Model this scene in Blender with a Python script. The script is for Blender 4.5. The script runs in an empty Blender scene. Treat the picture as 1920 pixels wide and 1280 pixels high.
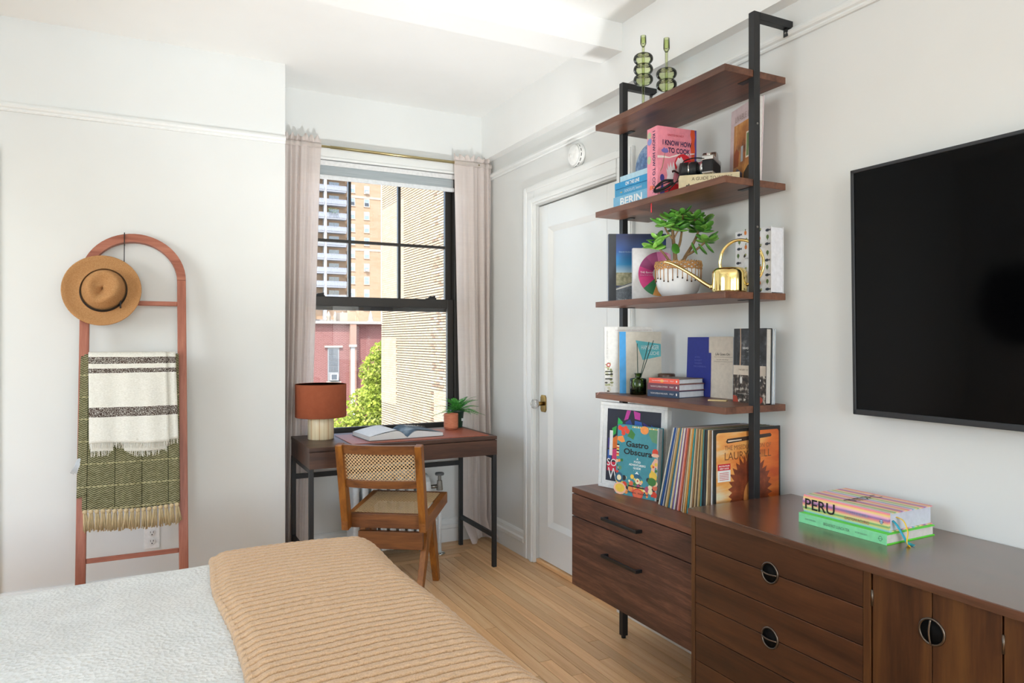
import bpy, bmesh, math, random
from mathutils import Vector, Matrix, Euler, noise
S = bpy.context.scene
COL = S.collection
PI = math.pi
# ---------------------------------------------------------------- camera
FPX, U0, V0, CAMH = 1330.0, 960.0, 638.0, 1.325
YAW = math.atan2(680, FPX)
cd = bpy.data.cameras.new('camera'); cam = bpy.data.objects.new('camera', cd); COL.objects.link(cam)
cd.sensor_fit = 'HORIZONTAL'; cd.sensor_width = 36; cd.lens = FPX / 1920 * 36
cd.shift_y = -2 / 1920; cd.clip_start = .02; cd.clip_end = 800
cam.location = (0, 0, CAMH); cam.rotation_euler = (PI / 2, 0, -YAW)
S.camera = cam
# ---------------------------------------------------------------- sky, sun, added fill lights, exposure
W = bpy.data.worlds.new('world'); S.world = W; W.use_nodes = True
wn = W.node_tree.nodes; wl = W.node_tree.links
bg = wn['Background']
sky = wn.new('ShaderNodeTexSky'); sky.sky_type = 'NISHITA'; sky.sun_disc = False
sky.sun_elevation = math.radians(52); sky.sun_rotation = math.radians(200); sky.air_density = 1.0; sky.dust_density = 2.0
wl.new(sky.outputs[0], bg.inputs[0]); bg.inputs[1].default_value = .76
sl = bpy.data.lights.new('sun', 'SUN'); sl.energy = 9.6; sl.angle = .01; sl.color = (1, .975, .94)
sun = bpy.data.objects.new('sun', sl); COL.objects.link(sun)
sun.rotation_euler = Vector((.55, .72, -1.3)).to_track_quat('-Z', 'Y').to_euler()
def area(name, loc, direction, w, h, power, col=(1, 1, 1)):
    l = bpy.data.lights.new(name, 'AREA'); l.shape = 'RECTANGLE'; l.size = w; l.size_y = h; l.energy = power; l.color = col
    o = bpy.data.objects.new(name, l); COL.objects.link(o); o.location = loc
    o.rotation_euler = Vector(direction).to_track_quat('-Z', 'Y').to_euler()
    return o
# added fill lights, in unseen windows of the left wall and behind the camera
area('fill_light_left', (-2.86, 1.75, 1.62), (1, .35, .6), 1.9, 1.6, 34, (.80, .915, 1))
area('fill_light_front_1', (-1.15, -3.56, 1.62), (0, 1, .6), 1.3, 1.6, 46, (.80, .915, 1))
area('fill_light_front_2', (.75, -3.56, 1.62), (0, 1, .6), 1.3, 1.6, 46, (.80, .915, 1))
# daylight entering window 1 is the sky and sun outside
S.view_settings.view_transform = 'Standard'; S.view_settings.look = 'None'
S.view_settings.gamma = 1; S.view_settings.use_curve_mapping = False
S.view_settings.exposure = 0.47
# ---------------------------------------------------------------- helpers
ALB = [1.0]   # reflectance factor for the picked colours (outdoor masonry reflects about half of what its picture colour suggests)
def lin(h):
    h = h.lstrip('#'); o = []
    for i in (0, 2, 4):
        c = int(h[i:i+2], 16) / 255
        o.append(ALB[0] * (c / 12.92 if c <= .04045 else ((c + .055) / 1.055) ** 2.4))
    return (*o, 1)
class NT:
    def __init__(s, name):
        s.m = bpy.data.materials.new(name); s.m.use_nodes = True
        s.t = s.m.node_tree; s.b = s.t.nodes['Principled BSDF']; s.out = s.t.nodes['Material Output']
    def n(s, typ, **k):
        x = s.t.nodes.new(typ)
        for a, v in k.items():
            if a.startswith('i_'):
                kk = a[2:]; kk = int(kk) if kk.isdigit() else kk.replace('_', ' ')
                x.inputs[kk].default_value = v
            else: setattr(x, a, v)
        return x
    def l(s, a, b): s.t.links.new(a, b)
    def math(s, op, a, b=None, c=None):
        x = s.n('ShaderNodeMath', operation=op)
        for i, v in enumerate((a, b, c)):
            if v is None: continue
            if isinstance(v, (int, float)): x.inputs[i].default_value = v
            else: s.l(v, x.inputs[i])
        return x.outputs[0]
    def ramp(s, fac, stops, interp='LINEAR'):
        r = s.n('ShaderNodeValToRGB'); e = r.color_ramp.elements; r.color_ramp.interpolation = interp
        while len(e) < len(stops): e.new(.5)
        for i, (p, c) in enumerate(stops):
            e[i].position = p; e[i].color = lin(c) if isinstance(c, str) else c
        s.l(fac, r.inputs[0]); return r.outputs[0]
    def coord(s, scale=(1, 1, 1), rnd=False, rot=(0, 0, 0)):
        tc = s.n('ShaderNodeTexCoord'); mp = s.n('ShaderNodeMapping'); mp.inputs['Scale'].default_value = scale
        mp.inputs['Rotation'].default_value = rot
        v = tc.outputs['Object']
        if rnd:
            oi = s.n('ShaderNodeObjectInfo'); mu = s.n('ShaderNodeVectorMath', operation='SCALE'); mu.inputs[0].default_value = (31, 17, 23)
            s.l(oi.outputs['Random'], mu.inputs['Scale'])
            ad = s.n('ShaderNodeVectorMath', operation='ADD'); s.l(v, ad.inputs[0]); s.l(mu.outputs[0], ad.inputs[1]); v = ad.outputs[0]
        s.l(v, mp.inputs[0]); return mp.outputs[0]
    def noise(s, vec, scale, detail=4, rough=.55, dist=0):
        x = s.n('ShaderNodeTexNoise'); x.inputs['Scale'].default_value = scale; x.inputs['Detail'].default_value = detail
        x.inputs['Roughness'].default_value = rough; x.inputs['Distortion'].default_value = dist
        s.l(vec, x.inputs['Vector']); return x.outputs[0]
    def bump(s, h, strength=.2, dist=.01):
        b = s.n('ShaderNodeBump'); b.inputs['Strength'].default_value = strength; b.inputs['Distance'].default_value = dist
        s.l(h, b.inputs['Height']); s.l(b.outputs[0], s.b.inputs['Normal'])
    def base(s, c): s.l(c, s.b.inputs['Base Color'])
    def set(s, rough=None, metal=None, spec=None, **k):
        if rough is not None: s.b.inputs['Roughness'].default_value = rough
        if metal is not None: s.b.inputs['Metallic'].default_value = metal
        if spec is not None: s.b.inputs['Specular IOR Level'].default_value = spec
        for a, v in k.items(): s.b.inputs[a.replace('_', ' ')].default_value = v
_mc = {}
def M(col, rough=.6, metal=0, spec=.5):
    """plain procedural paint: base colour with a little mottling"""
    k = (col, rough, metal, spec, ALB[0])
    if k in _mc: return _mc[k]
    t = NT('paint_' + col.lstrip('#')); c = lin(col)
    v = t.noise(t.coord(rnd=True), 60, 3)
    d = tuple(min(1, x * .93) for x in c[:3]) + (1,); e = tuple(min(1, x * 1.06) for x in c[:3]) + (1,)
    t.base(t.ramp(v, [(.3, d), (.7, e)])); t.set(rough, metal, spec)
    _mc[k] = t.m; return t.m
def wood(name, cols, axis='x', scale=1.0, rough=.42, spec=.5, fine=1.0, rnd=True, vary=0):
    t = NT(name); sc = {'x': (1.2, 14, 14), 'y': (14, 1.2, 14), 'z': (14, 14, 1.2)}[axis]
    v = t.coord(tuple(q * scale for q in sc), rnd)
    n1 = t.noise(v, 1.3, 5, .6, .6); n2 = t.noise(v, 7 * fine, 3, .7)
    f = t.math('ADD', t.math('MULTIPLY', n1, .72), t.math('MULTIPLY', n2, .28))
    col = t.ramp(f, [(.30, cols[0]), (.5, cols[1]), (.70, cols[2])])
    if vary:
        oi = t.n('ShaderNodeObjectInfo'); hs = t.n('ShaderNodeHueSaturation')
        t.l(t.math('MULTIPLY_ADD', oi.outputs['Random'], vary, 1 - vary / 2), hs.inputs['Value']); t.l(col, hs.inputs['Color']); col = hs.outputs[0]
    t.base(col); t.set(rough, 0, spec); t.bump(n2, .05, .002)
    return t.m
def fabric(name, col, col2, scale=400, rough=.9, bump=.3):
    t = NT(name); v = t.coord()
    w1 = t.n('ShaderNodeTexWave', i_Scale=scale / 6.28, wave_type='BANDS', bands_direction='X'); t.l(v, w1.inputs[0])
    w2 = t.n('ShaderNodeTexWave', i_Scale=scale / 6.28, wave_type='BANDS', bands_direction='Z'); t.l(v, w2.inputs[0])
    n = t.noise(v, 35, 4)
    f = t.math('ADD', t.math('MULTIPLY', t.math('ADD', w1.outputs[1], w2.outputs[1]), .25), t.math('MULTIPLY', n, .5))
    t.base(t.ramp(f, [(.25, col), (.75, col2)])); t.set(rough, 0, .2); t.bump(f, bump, .002)
    return t.m
class G:
    """collects geometry for ONE mesh object"""
    def __init__(s): s.v = []; s.f = []; s.sm = []; s.mi = []
    def add(s, vs, fs, smooth=False, mi=0):
        o = len(s.v); s.v += [tuple(v) for v in vs]
        for f in fs: s.f.append([i + o for i in f]); s.sm.append(smooth); s.mi.append(mi)
        return s
    def box(s, x0, x1, y0, y1, z0, z1, mi=0):
        return s.add([(x0,y0,z0),(x1,y0,z0),(x1,y1,z0),(x0,y1,z0),(x0,y0,z1),(x1,y0,z1),(x1,y1,z1),(x0,y1,z1)],
                     [(0,3,2,1),(4,5,6,7),(0,1,5,4),(1,2,6,5),(2,3,7,6),(3,0,4,7)], False, mi)
    def bar(s, p, q, w, h, up=(0, 0, 1)):
        p, q = Vector(p), Vector(q); d = (q - p).normalized(); u = Vector(up)
        r = d.cross(u)
        if r.length < 1e-4: r = d.cross(Vector((1, 0, 0)))
        r.normalize(); u = r.cross(d); vs = []
        for c in (p, q):
            for a, b in ((-1,-1),(1,-1),(1,1),(-1,1)): vs.append(c + r * a * w / 2 + u * b * h / 2)
        return s.add(vs, [(0,3,2,1),(4,5,6,7),(0,1,5,4),(1,2,6,5),(2,3,7,6),(3,0,4,7)])
    def cyl(s, p, q, r0, r1=None, n=20, smooth=True):
        r1 = r0 if r1 is None else r1
        p, q = Vector(p), Vector(q); d = (q - p).normalized()
        a = d.cross(Vector((0, 0, 1)) if abs(d.z) < .9 else Vector((1, 0, 0))).normalized(); b = d.cross(a)
        vs = []
        for c, r in ((p, r0), (q, r1)):
            for i in range(n):
                t = 2 * PI * i / n; vs.append(c + a * math.cos(t) * r + b * math.sin(t) * r)
        s.add(vs, [(i, (i+1) % n, n + (i+1) % n, n + i) for i in range(n)], smooth)
        o = len(s.v) - 2 * n
        s.f.append([o + i for i in reversed(range(n))]); s.sm.append(False); s.mi.append(0)
        s.f.append([o + n + i for i in range(n)]); s.sm.append(False); s.mi.append(0)
        return s
    def tube(s, path, r, n=8, closed=False, flat=None):
        P = [Vector(p) for p in path]; m = len(P); vs = []; prev = None
        for i, p in enumerate(P):
            if closed: d = P[(i+1) % m] - P[i-1]
            else: d = P[min(i+1, m-1)] - P[max(i-1, 0)]
            d.normalize()
            if prev is None: a = d.cross(Vector((0, 0, 1)) if abs(d.z) < .95 else Vector((1, 0, 0))).normalized()
            else:
                a = prev - d * prev.dot(d)
                a = a.normalized() if a.length > 1e-6 else d.orthogonal().normalized()
            prev = a; b = d.cross(a); rr = r[i] if isinstance(r, (list, tuple)) else r
            fl = flat or 1.0
            for k in range(n):
                t = 2 * PI * k / n; vs.append(p + a * math.cos(t) * rr + b * math.sin(t) * rr * fl)
        fs = []
        for i in range(m if closed else m - 1):
            j = (i + 1) % m
            for k in range(n): fs.append((i*n+k, i*n+(k+1) % n, j*n+(k+1) % n, j*n+k))
        if not closed: fs += [tuple(reversed(range(n))), tuple((m-1)*n+k for k in range(n))]
        return s.add(vs, fs, True)
    def lathe(s, prof, c=(0, 0, 0), n=32, smooth=True, sx=1, sy=1):
        vs = []; m = len(prof)
        for r, z in prof:
            for k in range(n):
                t = 2 * PI * k / n; vs.append((c[0] + r * math.cos(t) * sx, c[1] + r * math.sin(t) * sy, c[2] + z))
        fs = [(i*n+k, i*n+(k+1) % n, (i+1)*n+(k+1) % n, (i+1)*n+k) for i in range(m-1) for k in range(n)]
        if prof[0][0] > 1e-5: fs.append(tuple(reversed(range(n))))
        if prof[-1][0] > 1e-5: fs.append(tuple((m-1)*n+k for k in range(n)))
        return s.add(vs, fs, smooth)
    def prism(s, poly, o, x, y, depth, smooth=False):
        """poly in (x,y) axes from o; extruded by depth along -(x cross y) (depth may be < 0)"""
        o, x, y = Vector(o), Vector(x), Vector(y); nrm = x.cross(y).normalized()
        A = sum(poly[i][0] * poly[(i+1) % len(poly)][1] - poly[(i+1) % len(poly)][0] * poly[i][1] for i in range(len(poly)))
        if A < 0: poly = poly[::-1]
        n = len(poly); f = [o + x * a + y * b for a, b in poly]; k = [p - nrm * depth for p in f]
        fs = [tuple(range(n)), tuple(reversed(range(n, 2*n)))] + [((i+1) % n, i, n+i, n+(i+1) % n) for i in range(n)]
        return s.add(f + k, fs, smooth)
    def grid(s, fn, nu, nv, smooth=True, flip=False):
        vs = [fn(i / nu, j / nv) for j in range(nv + 1) for i in range(nu + 1)]; w = nu + 1
        fs = [(j*w+i, j*w+i+1, (j+1)*w+i+1, (j+1)*w+i) for j in range(nv) for i in range(nu)]
        if flip: fs = [tuple(reversed(f)) for f in fs]
        return s.add(vs, fs, smooth)
    def mesh(s, name, mats):
        me = bpy.data.meshes.new(name); me.from_pydata(s.v, [], s.f)
        for m in (mats if isinstance(mats, (list, tuple)) else [mats]): me.materials.append(m)
        me.polygons.foreach_set('use_smooth', s.sm); me.polygons.foreach_set('material_index', s.mi)
        me.update(); return me
    def obj(s, name, mat, parent=None, bevel=0, seg=2, sub=0, solid=0, kind=None, label=None):
        o = bpy.data.objects.new(name, s.mesh(name, mat)); COL.objects.link(o)
        if parent is not None: o.parent = parent
        if solid:
            m = o.modifiers.new('thick', 'SOLIDIFY'); m.thickness = solid; m.offset = 0
        if bevel:
            m = o.modifiers.new('bevel', 'BEVEL'); m.width = bevel; m.segments = seg; m.limit_method = 'ANGLE'; m.angle_limit = .6
        if sub:
            m = o.modifiers.new('sub', 'SUBSURF'); m.levels = sub; m.render_levels = sub
        if kind: o['kind'] = kind
        if label: o['label'] = label
        return o
def tag(o, label, cat, group=None, kind=None):
    o['label'] = label; o['category'] = cat
    if group: o['group'] = group
    if kind: o['kind'] = kind
    return o
def thing(name, label, cat, loc=(0, 0, 0), rot=(0, 0, 0), group=None):
    o = bpy.data.objects.new(name, None); COL.objects.link(o); o.location = loc
    o.rotation_euler = rot if isinstance(rot, (tuple, list, Euler)) else (0, 0, rot)
    o.empty_display_size = .05
    return tag(o, label, cat, group)
def struct(name, label=None, mesh=None, loc=(0, 0, 0)):
    o = bpy.data.objects.new(name, mesh); COL.objects.link(o); o.location = loc; o['kind'] = 'structure'
    o['label'] = label or name.replace('_', ' ')
    return o
def part_copy(o, parent, loc=None, rot=None, scale=None):
    c = o.copy(); COL.objects.link(c); c.parent = parent
    if loc is not None: c.location = loc
    if rot is not None: c.rotation_euler = rot
    if scale is not None: c.scale = scale
    return c
def lettering(s, mat, parent, o, x, y, w, h, align='c', bold=0, name='lettering', shear=0):
    """flat letters fitted to w x h (metres); o = middle of the line of text; x, y = reading and up directions"""
    cu = bpy.data.curves.new('t', 'FONT'); cu.body = s; cu.offset = bold; cu.size = 1; cu.resolution_u = 3; cu.shear = shear
    cu.extrude = 0
    tmp = bpy.data.objects.new('t', cu); COL.objects.link(tmp)
    dg = bpy.context.evaluated_depsgraph_get(); me = bpy.data.meshes.new_from_object(tmp.evaluated_get(dg))
    bpy.data.objects.remove(tmp); bpy.data.curves.remove(cu)
    if not len(me.vertices): return None
    xs = [v.co.x for v in me.vertices]; ys = [v.co.y for v in me.vertices]
    x0, x1, y0, y1 = min(xs), max(xs), min(ys), max(ys)
    o, x, y = Vector(o), Vector(x).normalized(), Vector(y).normalized(); nrm = x.cross(y)
    for v in me.vertices:
        a = (v.co.x - (x0 + x1) / 2) / (x1 - x0) * w; b = (v.co.y - (y0 + y1) / 2) / (y1 - y0) * h
        v.co = o + x * a + y * b + nrm * .0006
    me.materials.clear(); me.materials.append(mat); me.name = name
    ob = bpy.data.objects.new(name, me); COL.objects.link(ob); ob.parent = parent
    return ob
class Face:
    """a rectangular face of a thing to print on; coordinates are fractions of its width and height"""
    def __init__(s, parent, o, x, y, w, h):
        s.p = parent; s.o = Vector(o); s.x = Vector(x).normalized(); s.y = Vector(y).normalized(); s.w = w; s.h = h; s.k = 0
        s.n = s.x.cross(s.y)
    def at(s, a, b, e=.0): return s.o + s.x * a * s.w + s.y * b * s.h + s.n * e
    def poly(s, pts, mat, name='cover_print', lift=.0003, smooth=False, parent=None):
        s.k += 1; e = lift + s.k * .00008
        g = G(); g.add([s.at(a, b, e) for a, b in pts], [tuple(range(len(pts)))])
        A = sum(pts[i][0] * pts[(i+1) % len(pts)][1] - pts[(i+1) % len(pts)][0] * pts[i][1] for i in range(len(pts)))
        if A < 0: g.f[0] = g.f[0][::-1]
        return g.obj(name, mat, parent or s.p)
    def rect(s, a0, b0, a1, b1, mat, name='cover_print'): return s.poly([(a0,b0),(a1,b0),(a1,b1),(a0,b1)], mat, name)
    def disc(s, a, b, r, mat, name='cover_print', n=20, ry=None):
        ry = (r * s.w / s.h) if ry is None else ry
        return s.poly([(a + r * math.cos(2*PI*i/n), b + ry * math.sin(2*PI*i/n)) for i in range(n)], mat, name)
    def multi(s, polys, mats, name='cover_print', parent=None):
        """many small flat shapes of print as one part"""
        s.k += 1; g = G()
        for j, (pts, mi) in enumerate(polys):
            A = sum(pts[i][0] * pts[(i+1) % len(pts)][1] - pts[(i+1) % len(pts)][0] * pts[i][1] for i in range(len(pts)))
            if A < 0: pts = pts[::-1]
            e = .0003 + s.k * .00008 + j * .000004
            g.add([s.at(a, b, e) for a, b in pts], [tuple(range(len(pts)))], False, mi)
        return g.obj(name, mats, parent or s.p)
    def text(s, t, a, b, w, h, mat, bold=0, shear=0, vert=False):
        x, y = (s.x, s.y) if not vert else (-s.y, s.x)
        return lettering(t, mat, s.p, s.at(a, b, .0002 + s.k * .00008), x, y, (w * s.w) if not vert else w * s.h, (h * s.h) if not vert else h * s.w, bold=bold, shear=shear)
def ell(a, b, ra, rb, n=10, rot=0):
    return [(a + ra * math.cos(t) * math.cos(rot) - rb * math.sin(t) * math.sin(rot), b + ra * math.cos(t) * math.sin(rot) + rb * math.sin(t) * math.cos(rot)) for t in (2*PI*i/n for i in range(n))]
# ---------------------------------------------------------------- shared materials
def wall_paint(name, col, rough=.75):
    t = NT(name); v = t.coord(); n = t.noise(v, 3, 3); n2 = t.noise(v, 90, 4)
    c = lin(col); t.base(t.ramp(n, [(.3, tuple(x * .975 for x in c[:3]) + (1,)), (.7, c)])); t.set(rough, 0, .3); t.bump(n2, .04, .002)
    return t.m
WALL = wall_paint('wall_paint', '#e3e4e1'); CEIL = wall_paint('ceiling_paint', '#f6f6f3', .85); TRIM = wall_paint('trim_gloss_paint', '#ecedea', .35)
WALNUT_Y = wood('walnut_veneer', ['#3f261a', '#6a4331', '#84573f'], 'y', rough=.4)
WALNUT_X = wood('walnut_desk', ['#2c1c15', '#4a3024', '#5f4030'], 'x', rough=.42)
CRED_Y = wood('credenza_walnut', ['#2b1a10', '#4a2c1a', '#603a22'], 'y', rough=.33)
CRED_TOP = wood('credenza_top', ['#3c2619', '#5c3c2b', '#6f4b38'], 'y', rough=.27)
_b = CRED_TOP.node_tree.nodes['Principled BSDF']; _b.inputs['Coat Weight'].default_value = .7; _b.inputs['Coat Roughness'].default_value = .22; _b.inputs['Coat IOR'].default_value = 1.6
CRED_Z = wood('credenza_door_walnut', ['#2e1a0d', '#4d2d17', '#64401f'], 'z', rough=.36)
CABINET_Y = wood('cabinet_walnut', ['#2b1a13', '#55362a', '#815640'], 'y', rough=.42, scale=1.5, fine=1.3)
TEAK_Z = wood('teak_upright', ['#5c3512', '#94591f', '#b3752f'], 'z', rough=.38, rnd=True)
TEAK_X = wood('teak_rail', ['#4a2a18', '#7c4c28', '#9a6536'], 'x', rough=.4)
LADDER_Z = wood('ladder_wood', ['#7a3f2a', '#a2604a', '#bb7b62'], 'z', rough=.5)
LADDER_X = wood('ladder_rung_wood', ['#7a3f2a', '#a2604a', '#bb7b62'], 'x', rough=.5)
OAK = wood('oak_plank', ['#cf9a66', '#e6b784', '#f2cfa0'], 'y', rough=.36, vary=.24, scale=1.0)
OAK_X = wood('oak_plank_border', ['#cf9a66', '#e6b784', '#f2cfa0'], 'x', rough=.36, vary=.24)
BLACK = M('#1d1e20', .5); BLACKGLOSS = M('#151617', .28); WFRAME = M('#2a2724', .42)
PAGE = M('#dcdad6', .85); PAPER = M('#eceae4', .8); WHITE = M('#f2f2ef', .5)
def glass_mat(name, tint=(1, 1, 1, 1), refl=.06):
    t = NT(name); t.t.nodes.remove(t.b)
    tr = t.n('ShaderNodeBsdfTransparent'); tr.inputs[0].default_value = tint
    gl = t.n('ShaderNodeBsdfGlossy'); gl.inputs['Roughness'].default_value = .01
    fr = t.n('ShaderNodeFresnel'); fr.inputs[0].default_value = 1.45
    mx = t.n('ShaderNodeMixShader'); t.l(fr.outputs[0], mx.inputs[0]); t.l(tr.outputs[0], mx.inputs[1]); t.l(gl.outputs[0], mx.inputs[2])
    t.l(mx.outputs[0], t.out.inputs[0]); return t.m
GLASS = glass_mat('window_glass')
def metal(name, col, rough):
    t = NT(name); t.set(rough, 1.0); n = t.noise(t.coord(), 8, 2); c = lin(col)
    t.base(t.ramp(n, [(.3, c), (.7, tuple(min(1, x * 1.05) for x in c[:3]) + (1,))])); return t.m
GOLD = metal('polished_gold', '#f3dc96', .10); BRASS = metal('aged_brass', '#8f7440', .3); RODBRASS = metal('rod_brass', '#b5a67c', .3)
STEEL = metal('grey_metal', '#8d8b86', .4); CHROME = metal('chrome', '#d8d8d6', .12); BRONZE = metal('antique_pull', '#6d6257', .38)
# ================================================================ THE ROOM
XR, XL, YB, YBL, YF, ZC = 2.06, -2.80, 4.37, 4.01, -3.50, 2.832
XC = .660   # corner where the left part of the back wall steps back to the window
floor = struct('floor', 'oak strip floor with a mitred border', G().box(XL - .1, XR + .1, YF - .1, YB + .1, -.12, -.018).mesh('floor', M('#3a2a1d', .8)))
random.seed(4)
PW = .0572
unit_y = G().box(0, PW - .0024, 0, 1, -.018, 0).mesh('plank', OAK); unit_x = G().box(0, 1, 0, PW - .0024, -.018, 0).mesh('plank', OAK_X)
def plank(me, x, y, sx, sy):
    o = bpy.data.objects.new('plank', me); COL.objects.link(o); o.parent = floor; o.location = (x, y, random.uniform(-.0006, 0)); o.scale = (sx, sy, 1)
nb = 6
ys_end = YB - nb * PW
x = XR - PW; row = 0
while x > XL - .05:
    y0 = YF; y1 = ys_end if row >= nb else YB - row * PW
    off = random.uniform(.5, 2.0); y = y0
    while y < y1 - .01:
        L = off if y == y0 else random.uniform(1.3, 2.6)
        if y + L > y1 - .35: L = y1 - y
        plank(unit_y, x, y, 1, L - .0024); y += L
    x -= PW; row += 1
for r in range(nb):
    y = YB - (r + 1) * PW; x1 = XR - (r + 1) * PW; xx = XC if y > YBL else XL
    if y <= YBL: xx = XL
    while xx < x1 - .01:
        L = random.uniform(.5, 1.3)
        if xx + L > x1 - .3: L = x1 - xx
        plank(unit_x, xx, y, L - .0024, 1); xx += L
struct('ceiling', 'white plaster ceiling', G().box(XL - .2, XR + .2, YF - .2, YB + .2, ZC, ZC + .12).mesh('ceiling', CEIL))
struct('ceiling_beam', 'white plastered beam crossing the ceiling', G().box(XL, 2.003, 2.765, 2.935, 2.70, ZC + .01).mesh('ceiling_beam', CEIL))
struct('ceiling_soffit', 'white boxed soffit along the top of the right wall', G().box(2.003, XR + .02, YF, YB, 2.535, ZC + .01).mesh('ceiling_soffit', CEIL))
# --- right wall with the door opening (door y 2.877..3.697)
DY0, DY1, DZ = 2.868, 3.705, 2.128
w = G().box(XR, XR + .14, YF - .1, DY0, 0, ZC).box(XR, XR + .14, DY1, YB + .2, 0, ZC).box(XR, XR + .14, DY0, DY1, DZ, ZC)
wr = struct('wall_right', 'white right wall', w.mesh('wall_right', WALL))
# --- back wall with window opening
WX0, WX1, WZ0, WZ1 = .735, 1.850, .735, 2.424
w = G().box(XC - .02, WX0, YB, YB + .25, 0, ZC).box(WX1, XR + .14, YB, YB + .25, 0, ZC).box(WX0, WX1, YB, YB + .25, 0, WZ0).box(WX0, WX1, YB, YB + .25, WZ1, ZC)
struct('wall_back', 'white wall around the window', w.mesh('wall_back', WALL))
struct('wall_back_left', 'white wall behind the ladder, standing forward of the window wall', G().box(XL - .1, XC, YBL, YBL + .6, 0, ZC).mesh('wall_back_left', WALL))
# --- left wall and the wall behind the camera, each with window openings
w = G().box(XL - .14, XL, YF - .1, .78, 0, ZC).box(XL - .14, XL, 2.72, YBL + .1, 0, ZC).box(XL - .14, XL, .78, 2.72, 0, .8).box(XL - .14, XL, .78, 2.72, 2.44, ZC)
struct('wall_left', 'white left wall with a window', w.mesh('wall_left', WALL))
w = G()
for a, b in ((XL - .1, -1.82), (-.48, .08), (1.42, XR + .1)): w.box(a, b, YF - .14, YF, 0, ZC)
for a, b in ((-1.82, -.48), (.08, 1.42)): w.box(a, b, YF - .14, YF, 0, .8).box(a, b, YF - .14, YF, 2.44, ZC)
struct('wall_front', 'white wall with two added windows', w.mesh('wall_front', WALL))
# unseen windows put in to carry the fill lights: frames and sashes
def plain_window(name, p0, p1, axis):
    wo = struct(name, 'unseen double-hung window, put in with fill light')
    a0, a1 = p0, p1; g = G()
    def bx(a, b, z0, z1, d0=-.07, d1=-.03):
        if axis == 'y': g.box(XL + d0, XL + d1, a, b, z0, z1)
        else: g.box(a, b, YF + d0, YF + d1, z0, z1)
    bx(a0, a0 + .05, .8, 2.44); bx(a1 - .05, a1, .8, 2.44); bx(a0, a1, .8, .86); bx(a0, a1, 2.38, 2.44); bx(a0, a1, 1.58, 1.64)
    mid = (a0 + a1) / 2; bx(mid - .012, mid + .012, 1.64, 2.38)
    g.obj('window_frame', WFRAME, wo)
plain_window('window_2', .78, 2.72, 'y'); plain_window('window_3', -1.82, -.48, 'x'); plain_window('window_4', .08, 1.42, 'x')
# --- mouldings
def moulding(name, prof, p, q, out, label):
    """prof: (out, z) points; swept from p to q on a wall whose outward normal is out"""
    p, q, out = Vector(p), Vector(q), Vector(out); g = G(); n = len(prof); vs = []
    for e in (p, q): vs += [e + out * a + Vector((0, 0, z)) for a, z in prof]
    d = (q - p).normalized(); flip = d.cross(Vector((0, 0, 1))).dot(out) > 0
    fs = [(i, i + 1, n + i + 1, n + i) for i in range(n - 1)] + [tuple(range(n))[::-1], tuple(range(n, 2 * n))]
    g.add(vs, [f[::-1] if flip else f for f in fs])
    return struct(name, label, g.mesh(name, TRIM))
RAIL = [(0, 0), (.010, 0), (.014, .006), (.012, .013), (.020, .018), (.024, .026), (.020, .036), (.010, .040), (.006, .046), (0, .048)]
moulding('trim_1', RAIL, (XR, YF, 2.395), (XR, YB, 2.405), (-1, 0, 0), 'picture rail on the right wall')
moulding('trim_2', RAIL, (XL, YBL, 2.385), (XC, YBL, 2.395), (0, -1, 0), 'picture rail on the wall behind the ladder')
BASE = [(0, 0), (.022, 0), (.022, .085), (.030, .092), (.030, .112), (.020, .120), (.016, .140), (.008, .150), (0, .152)]
moulding('baseboard_right_1', BASE, (XR, YF, 0), (XR, 2.745, 0), (-1, 0, 0), 'white baseboard on the right wall')
moulding('baseboard_right_2', BASE, (XR, 3.828, 0), (XR, YB, 0), (-1, 0, 0), 'white baseboard between the door and the window')
moulding('baseboard_back', BASE, (XC, YB, 0), (XR, YB, 0), (0, -1, 0), 'white baseboard below the window')
moulding('baseboard_back_left', BASE, (XL, YBL, 0), (XC, YBL, 0), (0, -1, 0), 'white baseboard behind the ladder')
# door casing at the far left of the ladder wall
g = G()
for a, b, o in ((-.72, -.625, .018), (-.70, -.645, .026)): g.box(a, b, YBL - o, YBL, 0, 2.22)
g.box(-1.6, -.7205, YBL - .020, YBL, 2.13, 2.2205)
struct('trim_3', 'white casing of a closet opening on the ladder wall', g.mesh('trim_3', TRIM))
# --- door
door = struct('door_1', 'white panelled door with glass knob', None, (XR, 0, 0))
g = G()
for (d, e, h) in ((0, .125, .020), (.012, .040, .030), (.085, .118, .026)):   # fluted casing
    g.box(-h, 0, DY1 + .004 + d, DY1 + e + .004, 0, DZ + e); g.box(-h, 0, DY0 - e - .004, DY0 - d - .004, 0, DZ + e)
    g.box(-h, 0, DY0 - d, DY1 + d, DZ + .004 + d, DZ + .004 + e)
g.obj('door_casing', TRIM, door, .004)
sl_ = G(); y0, y1, z0, z1 = 2.877, 3.697, .03, 2.12
py0, py1, pz0, pz1 = y0 + .115, y1 - .105, .24, 1.985
sl_.box(.012, .050, y0, py0, z0, z1).box(.012, .050, py1, y1, z0, z1).box(.012, .050, py0, py1, z0, pz0).box(.012, .050, py0, py1, pz1, z1)
slab = sl_.obj('door_slab', TRIM, door, .002)
pn = G(); b = .028
P0 = [(.012, py0, pz0), (.012, py1, pz0), (.012, py1, pz1), (.012, py0, pz1)]
P1 = [(.032, py0 + b, pz0 + b), (.032, py1 - b, pz0 + b), (.032, py1 - b, pz1 - b), (.032, py0 + b, pz1 - b)]
pn.add(P0 + P1, [(1, 0, 4, 5), (2, 1, 5, 6), (3, 2, 6, 7), (0, 3, 7, 4), (5, 4, 7, 6)]); pn.obj('door_panel', TRIM, door)
g = G(); ky = 3.640; kz = .953
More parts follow.
